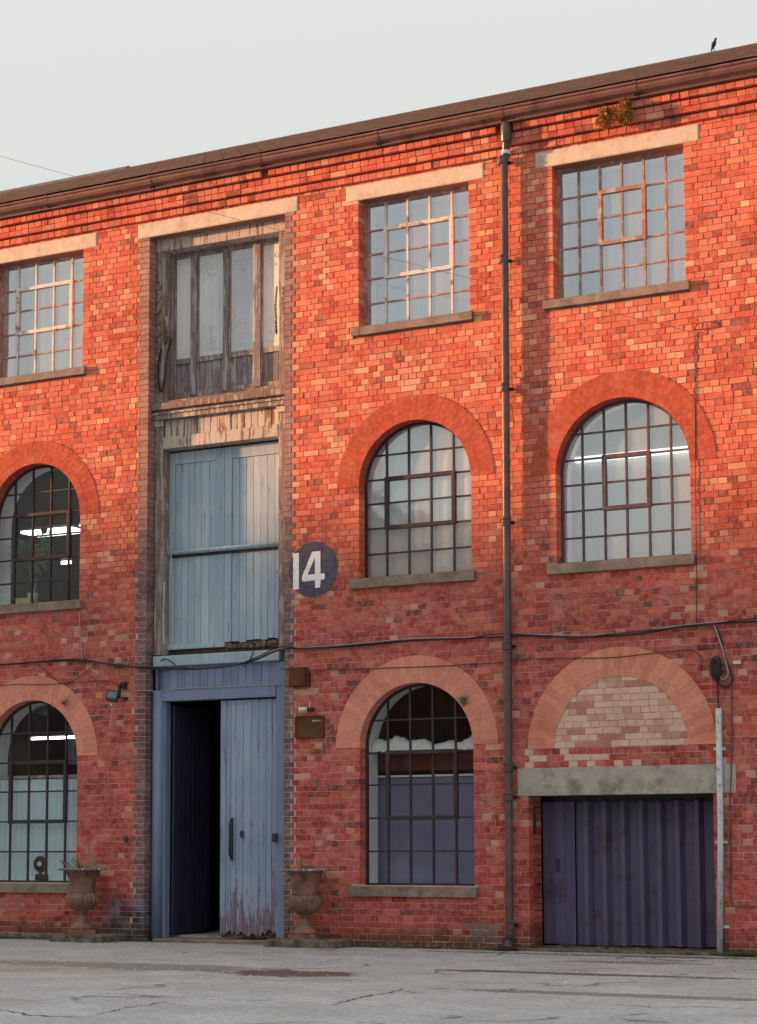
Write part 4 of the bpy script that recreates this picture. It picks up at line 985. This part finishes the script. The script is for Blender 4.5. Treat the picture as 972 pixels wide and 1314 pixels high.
# kerb stone at the foot of the wall, left; grit and moss along the wall
joint('kerb_stone', 'moss', None, (-9.5, -4.05, -.15, -.004, -.02, .07), bevel=.012, label='low mossy kerb along the foot of the wall at the far left', cat='kerb')
random.seed(21); m = MB()
for k in range(2600):
    x = random.uniform(-9, 8); 
    if -2.9 < x < -1.0 or 2.2 < x < 4.36: continue
    y = -abs(random.gauss(0, .05))-.012; s = random.uniform(.004, .014); z = random.uniform(0, .03)
    if x < -4.1: y -= .16
    m.add([(x-s, y-s*.5, z), (x+s, y-s, z), (x, y+s, z), (x+random.uniform(-s, s), y, z+s*1.6)], [(0, 1, 3), (1, 2, 3), (2, 0, 3)])
m.build('moss_crust', M['moss'], label='crumbs of moss and dirt along the foot of the wall', cat='moss', kind='stuff')
def tuft(x, y, n, h, sp, label, mat='grass'):
    random.seed(int(x*31)); m = MB()
    for k in range(n):
        a = random.uniform(0, 6.28); q = abs(random.gauss(0, sp)); bx, by = x+q*math.cos(a)*1.7, y+q*math.sin(a)*.6; hh = h*random.uniform(.4, 1)
        l = random.uniform(.01, .06); w_ = .004
        m.add([(bx-w_, by, 0), (bx+w_, by, 0), (bx+l*math.cos(a)+w_*.5, by+l*math.sin(a), hh*.7), (bx+l*1.7*math.cos(a), by+l*1.7*math.sin(a), hh)], [(0, 1, 2, 3)])
    m.build('grass_tuft', M[mat], label=label, cat='grass', kind='stuff')
tuft(4.72, -.16, 420, .055, .09, 'low green grass tuft at the foot of the wall right of the conduit')
tuft(-4.95, -.20, 160, .04, .08, 'small mossy tuft on the kerb at the far left')
tuft(1.86, -.14, 90, .035, .05, 'tiny green tuft at the foot of the downpipe')

# cracks in the yard and loose grit
def crack(pts, w, seed):
    random.seed(seed); P = []
    for (x0, y0), (x1, y1) in zip(pts[:-1], pts[1:]):
        n = max(2, int(math.hypot(x1-x0, y1-y0)/.05))
        for k in range(n): P.append((x0+(x1-x0)*k/n+random.uniform(-.02, .02), y0+(y1-y0)*k/n+random.uniform(-.02, .02)))
    P.append(pts[-1]); m = MB(); n = len(P)
    for i, (x, y) in enumerate(P):
        a, b = P[max(i-1, 0)], P[min(i+1, n-1)]; dx_, dy_ = b[0]-a[0], b[1]-a[1]; L = math.hypot(dx_, dy_)+1e-6
        ww = w*.62*math.sin(math.pi*(i+.5)/n)**.5*random.uniform(.4, 1.4)
        m.v += [(x-dy_/L*ww, y+dx_/L*ww, .004), (x+dy_/L*ww, y-dx_/L*ww, .004)]
    for i in range(n-1): m.f.append((2*i, 2*i+1, 2*i+3, 2*i+2))
    m.build('ground_crack', M['crackfill'], label='dark crack in the grey yard surface', kind='structure')
M['crackfill'] = m_simple('crack_dirt', (.075, .072, .065), (.14, .135, .12), 20, .95, .5, 60, .004)
CR = [([(3.82, -7.49), (3.73, -7.14), (3.66, -6.76), (3.615, -6.43), (3.66, -6.23), (3.55, -5.82), (3.51, -5.65)], .016), ([(2.69, -8.9), (2.64, -8.64), (2.54, -8.25), (2.55, -8.0), (2.46, -7.74), (2.81, -7.9)], .012),
      ([(1.80, -8.82), (2.29, -9.09), (2.57, -9.1), (2.85, -9.03)], .018), ([(-3.47, -2.24), (-3.52, -1.9), (-3.46, -1.68)], .010), ([(-1.97, -3.86), (-1.91, -3.68), (-1.86, -3.51)], .012),
      ([(1.15, -3.02), (1.08, -2.48), (1.01, -2.05)], .012), ([(2.9, -5.34), (2.9, -4.92), (3.09, -4.83)], .008), ([(2.24, -1.34), (2.27, -1.01), (2.04, -.3)], .016),
      ([(5.68, -6.45), (6.03, -6.59), (6.32, -6.38), (6.77, -6.46)], .016), ([(3.34, -4.71), (3.87, -4.89), (4.35, -4.66), (4.82, -4.75), (5.59, -4.58)], .010),
      ([(3.36, -3.07), (3.58, -2.84), (4.07, -2.87)], .012), ([(2.82, -1.23), (3.78, -1.25), (5.17, -1.18)], .012), ([(-3.0, -.75), (-1.6, -.72), (.3, -.9), (1.6, -.8)], .008), ([(2.1, -.62), (3.4, -.70), (4.9, -.66)], .010)]
for i, (p_, w_) in enumerate(CR): crack(p_, w_, i)
random.seed(31); m = MB()
for k in range(1500):
    x, y = random.uniform(-5, 8), -.3-random.random()**1.6*9; s_ = random.uniform(.003, .011); h = s_*random.uniform(.5, 1.1)
    m.add([(x-s_, y-s_*.6, 0), (x+s_, y-s_*.8, 0), (x+s_*.3, y+s_, 0), (x, y, h)], [(0, 1, 3), (1, 2, 3), (2, 0, 3)])
m.build('grit', M['stone'], label='loose grit scattered over the yard', cat='gravel', kind='stuff')

# dry ferns rooted under the gutter, small sprout on the middle arch
def fern(x, z, w, h, n, seed, label, y=-.14, mat='weed', cat='plant'):
    random.seed(seed); m = MB()
    for k in range(n):
        a = random.uniform(0, 6.28); q = math.sqrt(random.random()); px_, pz_ = x+w*q*math.cos(a)*(.75+.35*math.sin(3*a+seed)), z+h*q*math.sin(a)
        py_ = y-.10*(1-q*q)*random.uniform(.3, 1); s = random.uniform(.014, .034); d = Vector((random.uniform(-1, 1), random.uniform(-.8, .2), random.uniform(-1.3, .5))).normalized(); u = d.cross(Vector((random.uniform(-1, 1), random.uniform(-1, 1), .3))).normalized()
        p = Vector((px_, py_, pz_)); m.add([p-u*s*.4, p+d*s-u*s*.1, p+d*s*1.7+u*.001, p+d*s+u*s*.5], [(0, 1, 2, 3)])
    for k in range(14):
        a = random.uniform(-2.6, -.5); m.tube([(x, y+.06, z+h*.6), (x+w*.5*math.cos(a), y-.04, z+h*.3*math.sin(a)), (x+w*.9*math.cos(a), y-.05, z+h*1.0*math.sin(a))], .003, 4)
    return m.build('wall_plant', M[mat], label=label, cat=cat)
fern(3.315, 9.39, .105, .125, 900, 3, 'smaller left one of two brown ferny weeds under the gutter')
fern(3.545, 9.42, .12, .15, 1200, 4, 'larger right one of two brown ferny weeds under the gutter')
fern(1.42, 2.84, .05, .045, 90, 5, 'tiny dark sprout on the right haunch of the middle ground-floor arch', y=-.02, mat='leafdark')
fern(-4.24, 3.02, .03, .03, 50, 6, 'tiny dark sprout on the left ground-floor arch', y=-.02, mat='leafdark')

# ------------------------------------------------------------------ crow on the ridge
cr = empty('crow', (2.975, 5.0, rz(5)+.03), 'black crow standing on the roof ridge at the right', 'bird')
cr.scale = (.86, .86, .86)
def loft(rings, n=12):
    m = MB()
    for (c, rx, ry, tilt) in rings:
        for k in range(n):
            a = 2*math.pi*k/n; v = Vector((rx*math.cos(a), ry*math.sin(a), 0)); v.rotate(Matrix.Rotation(tilt, 3, 'Y')); m.v.append(tuple(Vector(c)+v))
    for j in range(len(rings)-1):
        for k in range(n): m.f.append((j*n+k, j*n+(k+1) % n, (j+1)*n+(k+1) % n, (j+1)*n+k))
    m.f.append(tuple(range(n))[::-1]); m.f.append(tuple((len(rings)-1)*n+k for k in range(n))); return m
loft([((-.045, 0, .035), .006, .008, .2), ((-.035, 0, .055), .022, .022, .25), ((-.022, 0, .085), .034, .032, .25), ((-.010, 0, .115), .037, .036, .2), ((.002, 0, .145), .031, .030, .15), ((.010, 0, .165), .020, .020, .1),
      ((.016, 0, .180), .020, .019, .2), ((.021, 0, .196), .019, .018, .3), ((.024, 0, .207), .011, .011, .3), ((.025, 0, .211), .002, .002, .3)]).build('body', M['bird'], cr, smooth=True)
loft([((.034, 0, .192), .008, .007, 1.5), ((.050, 0, .190), .005, .004, 1.55), ((.066, 0, .185), .001, .001, 1.6)], 8).build('beak', M['dark'], cr, smooth=True)
loft([((-.030, 0, .07), .012, .020, .3), ((-.050, 0, .02), .007, .020, .35), ((-.066, 0, -.03), .003, .018, .35)], 8).build('tail', M['bird'], cr, smooth=True)
for s in (-1, 1):
    loft([((.0, s*.030, .150), .006, .004, .2), ((-.012, s*.036, .11), .024, .006, .3), ((-.034, s*.026, .06), .014, .005, .4), ((-.054, s*.014, .02), .003, .003, .4)], 8).build('wing', M['bird'], cr, smooth=True)
    MB().tube([(-.012, s*.014, .055), (-.006, s*.015, .02), (-.010, s*.015, -.012), (.012, s*.015, -.014)], .004, 5).build('leg', M['dark'], cr)

# ------------------------------------------------------------------ what is seen behind the windows
def curtain(name, x0, x1, z0, z1, y, mat, label, cat, amp=.012, per=.09, folds=True):
    m = MB(); n = int((x1-x0)/.012)
    for i in range(n+1):
        x = x0+(x1-x0)*i/n; yy = y+(amp*math.sin(x*2*math.pi/per+1.3*math.sin(x*5)) if folds else 0)
        m.v += [(x, yy, z0), (x, yy+.003, z1)]
    for i in range(n): m.f.append((2*i, 2*i+2, 2*i+3, 2*i+1))
    return m.build(name, M[mat], smooth=True, label=label, cat=cat)
curtain('curtain', -5.54, -4.08, .72, 2.05, .28, 'curt_blue', 'pale blue curtain behind the left ground-floor window', 'curtain')
joint('curtain_rail', 'wood_pale', None, (-5.54, -4.08, .255, .275, 2.06, 2.10), label='pale curtain rail across the left ground-floor window', cat='rail')
curtain('blind', .00, 1.56, .72, 1.98, .53, 'blind_navy', 'dark violet blue blind behind the middle ground-floor window', 'blind', folds=False)
joint('blind_rail', 'plaster', None, (-.02, 1.58, .50, .53, 1.985, 2.01), label='thin pale rail above the violet blind in the middle ground-floor window', cat='rail')
joint('pelmet', 'rust', None, (-.02, 1.58, .49, .55, 2.06, 2.26), label='reddish brown board across the middle ground-floor window', cat='pelmet')
curtain('blind', .06, 1.50, 4.35, 6.17, .235, 'blind_white', 'pale grey curtain behind the middle first-floor window', 'curtain', .006, .16)
curtain('blind', 2.2, 4.5, 4.2, 6.4, .62, 'blind_frost', 'frosted grey sheet behind the right first-floor window', 'blind', folds=False)
curtain('curtain', -6.1, -3.8, 7.2, 9.2, .62, 'blind_pale', 'pale curtain behind the left upper window', 'curtain', .008, .13)
curtain('curtain', -.25, 1.75, 7.2, 9.2, .62, 'blind_grey', 'blue grey curtain behind the middle upper window', 'curtain', .008, .2)
curtain('curtain', 2.2, 4.5, 7.2, 9.2, .62, 'blind_grey', 'blue grey pleated curtain behind the right upper window', 'curtain', .014, .10)
curtain('curtain', -3.3, -.9, 7.2, 9.2, .70, 'blind_grey', 'grey curtain behind the etched glass over the loading doors', 'curtain', .006, .2)
# glass wool on the dropped ceiling edge
m = MB(); random.seed(3); n = 40
for i in range(n+1):
    x = .05+1.45*i/n; h = .13+.035*math.sin(x*5)+.025*math.sin(x*19+1)+random.uniform(-.012, .012)
    for j in range(7):
        a = math.pi*j/6; m.v.append((x+random.uniform(-.008, .008), .40-.12*math.cos(a)+random.uniform(-.012, .012), 2.285+h*math.sin(a)+random.uniform(-.012, .012)))
for i in range(n):
    for j in range(6): a = i*7+j; m.f.append((a, a+1, a+8, a+7))
m.build('insulation_roll', M['fluff'], smooth=True, label='white fluffy insulation lying across the middle ground-floor window', cat='insulation')
def light(name, x0, x1, y0, y1, z0, z1, label, mt=TUBE):
    e = empty(name, ((x0+x1)/2, (y0+y1)/2, z0), label, 'ceiling light')
    hx_, hy_ = (x1-x0)/2, (y1-y0)/2
    MB().box(-hx_, hx_, -hy_, hy_, 0, z1-z0).build('tube', mt, e); joint('fitting', 'white', e, (-hx_, hx_, -hy_, hy_, z1-z0+.001, z1-z0+.04))
    return e
light('strip_light', -6.1, -4.55, 1.6, 1.66, 2.66, 2.69, 'lit fluorescent strip in the left ground-floor room')
light('ceiling_light', -5.9, -5.05, 1.1, 1.5, 5.50, 5.53, 'bright white light panel in the left first-floor room', TUBE2)
light('strip_light', -5.5, -3.7, 1.9, 1.96, 5.66, 5.70, 'second, farther lit strip in the left first-floor room', TUBE2)
light('desk_light', -5.2, -5.05, 1.1, 1.14, 5.02, 5.06, 'small lit lamp low in the left first-floor room', TUBE2)
light('strip_light', 2.6, 4.3, .54, .60, 5.60, 5.66, 'pale strip light seen through the right first-floor window', TUBE3)
joint('wall_board', 'wood_old', None, (-6.2, -3.7, 2.6, 2.65, 2.35, 3.0), label='brown board high in the left ground-floor room', cat='board')
# disc-shaped fan on the left ground-floor sill
fn = empty('desk_fan', (-4.83, .245, .735), 'round dark desk fan with a white centre on the left ground-floor sill', 'fan')
o = MB().lathe([(.02, 0), (.095, .005), (.105, .02), (.105, .05), (.09, .06), (.02, .065)], 28).build('fan_disc', M['dark'], fn, smooth=True); o.scale = (1, 1, .5); o.location = (0, .03, .21); o.rotation_euler = (R(90), 0, 0)
o = MB().lathe([(.034, 0), (.036, .006), (.02, .012)], 20).build('hub', M['white'], fn, smooth=True); o.location = (0, -.006, .21); o.rotation_euler = (R(90), 0, 0)
joint('base', 'dark', fn, (-.07, .12, -.01, .035, 0, .08), bevel=.008); joint('neck', 'dark', fn, (-.012, .012, .0, .03, .08, .13))
# plant pot and palm in the left first-floor window
pp = empty('potted_palm', (-5.30, .62, 4.36), 'spiky palm in a pale pot behind the left first-floor window', 'plant')
joint('stand', 'dim', pp, (-.14, .14, -.12, .12, -.6, -.02))
MB().lathe([(.055, 0), (.075, .20), (.08, .21), (.07, .20)], 20).build('pot', M['white'], pp, smooth=True)
MB().tube([(0, 0, .18), (-.03, 0, .45), (-.10, 0, .72)], [.018, .015, .013], 8).tube([(.02, 0, .18), (.05, 0, .40)], .012, 8).build('trunk', M['wood_old'], pp, smooth=True)
m = MB(); random.seed(9)
for k in range(90):
    a = random.uniform(0, 6.28); el = random.uniform(-.7, 1.3); L = random.uniform(.28, .42); d = Vector((math.cos(a)*math.cos(el), .7*math.sin(a)*math.cos(el), math.sin(el)))
    b = Vector((-.10, 0, .74)); u = d.cross(Vector((0, 0, 1))).normalized()*.009; mid = b+d*L*.6; tip = b+d*L-Vector((0, 0, .08))
    m.add([b-u*.5, b+u*.5, mid+u, tip, mid-u], [(0, 1, 2, 3, 4)])
m.build('fronds', M['leafdark'], pp)
hp = empty('hanging_plant', (-5.38, .95, 5.50), 'bright green trailing plant hanging under the lights in the left first-floor room', 'plant')
m = MB(); random.seed(12)
for k in range(260):
    t = random.random(); x = random.gauss(0, .05+.03*t); z = -.02-.42*t; s = random.uniform(.012, .022); y = random.gauss(0, .05)
    a = random.uniform(0, 6.28); m.add([(x, y, z), (x+s*math.cos(a), y, z-s*.6), (x+s*.3*math.cos(a), y-.004, z-s*1.8), (x-s*.6*math.cos(a), y, z-s*.8)], [(0, 1, 2, 3)])
m.build('foliage', M['leafgreen'], hp); MB().lathe([(.03, -.06), (.05, 0), (.05, .02)], 14).build('pot', M['dark'], hp, smooth=True)
joint('storage_box', 'yellow', None, (-5.52, -5.24, .50, .66, 4.40, 4.50), label='yellow green box on the left first-floor window ledge', cat='box', bevel=.006)

# ------------------------------------------------------------------ the rest of the yard behind the camera, and a shed added to shade the wall
def shed(name, x0, x1, y0, y1, eave, ridge, along, label, wallcol):
    e = empty(name, ((x0+x1)/2, (y0+y1)/2, 0), label, 'building'); cx, cy = (x0+x1)/2, (y0+y1)/2; hx_, hy_ = (x1-x0)/2, (y1-y0)/2
    m = MB().box(-hx_, hx_, -hy_, hy_, -.1, eave)
    if along == 'x': m.add([(-hx_, -hy_, eave), (-hx_, hy_, eave), (-hx_, 0, ridge), (hx_, -hy_, eave), (hx_, hy_, eave), (hx_, 0, ridge)], [(0, 1, 2), (3, 5, 4)])
    else: m.add([(-hx_, -hy_, eave), (hx_, -hy_, eave), (0, -hy_, ridge), (-hx_, hy_, eave), (hx_, hy_, eave), (0, hy_, ridge)], [(0, 1, 2), (3, 5, 4)])
    m.build('wall', M['brick'], e).color = wallcol
    t = .12; o = .3; r = MB()
    if along == 'x':
        for s in (-1, 1): r.add([(-hx_-o, s*(hy_+o), eave-.08), (hx_+o, s*(hy_+o), eave-.08), (hx_+o, 0, ridge+.02), (-hx_-o, 0, ridge+.02), (-hx_-o, s*(hy_+o), eave+t-.08), (hx_+o, s*(hy_+o), eave+t-.08), (hx_+o, 0, ridge+t), (-hx_-o, 0, ridge+t)], [(0, 1, 2, 3), (4, 5, 6, 7), (0, 1, 5, 4), (1, 2, 6, 5), (0, 3, 7, 4)])
    else:
        for s in (-1, 1): r.add([(s*(hx_+o), -hy_-o, eave-.08), (s*(hx_+o), hy_+o, eave-.08), (0, hy_+o, ridge+.02), (0, -hy_-o, ridge+.02), (s*(hx_+o), -hy_-o, eave+t-.08), (s*(hx_+o), hy_+o, eave+t-.08), (0, hy_+o, ridge+t), (0, -hy_-o, ridge+t)], [(0, 1, 2, 3), (4, 5, 6, 7), (0, 1, 5, 4), (1, 2, 6, 5), (0, 3, 7, 4)])
    r.build('roof', M['slate'], e)
    nwin = int(2*hx_/3.2) if along == 'x' else 2
    for s in range(nwin):
        for z in (1.0, 4.2, 7.2):
            if z+1.6 > eave: continue
            x = -hx_+(s+.5)*2*hx_/nwin; f = MB().box(x-.6, x+.6, hy_, hy_+.05, z, z+1.6).build('window', M['white'], e)
            for i in range(3):
                for j in range(3): MB().box(x-.56+i*.38, x-.56+i*.38+.35, hy_+.05, hy_+.056, z+.05+j*.51, z+.05+j*.51+.47).build('pane', M['dark'], f)
    return e
shed('shade_caster_shed', -80, -72, -44, 6, 8.7, 11.8, 'y', 'long brick shed added out of view at left to shade the lower wall', (.30, .08, .05, 1))  # unseen shed, added and sized to throw shade over the lower wall
shed('brick_warehouse', -33, -21.5, -64, -50, 11.8, 15.6, 'y', 'tall gabled brick mill across the yard, behind the camera', (.30, .085, .055, 1))
shed('brick_warehouse', -60, -36, -60, -50, 5.0, 8.0, 'x', 'low long brick warehouse far left across the yard', (.30, .085, .055, 1))
shed('brick_warehouse', -12, 16, -62, -50, 4.5, 7.0, 'x', 'lower brick warehouse across the yard, behind the camera', (.33, .10, .065, 1))
print('bricks', len(BR), 'objects', len(bpy.data.objects))
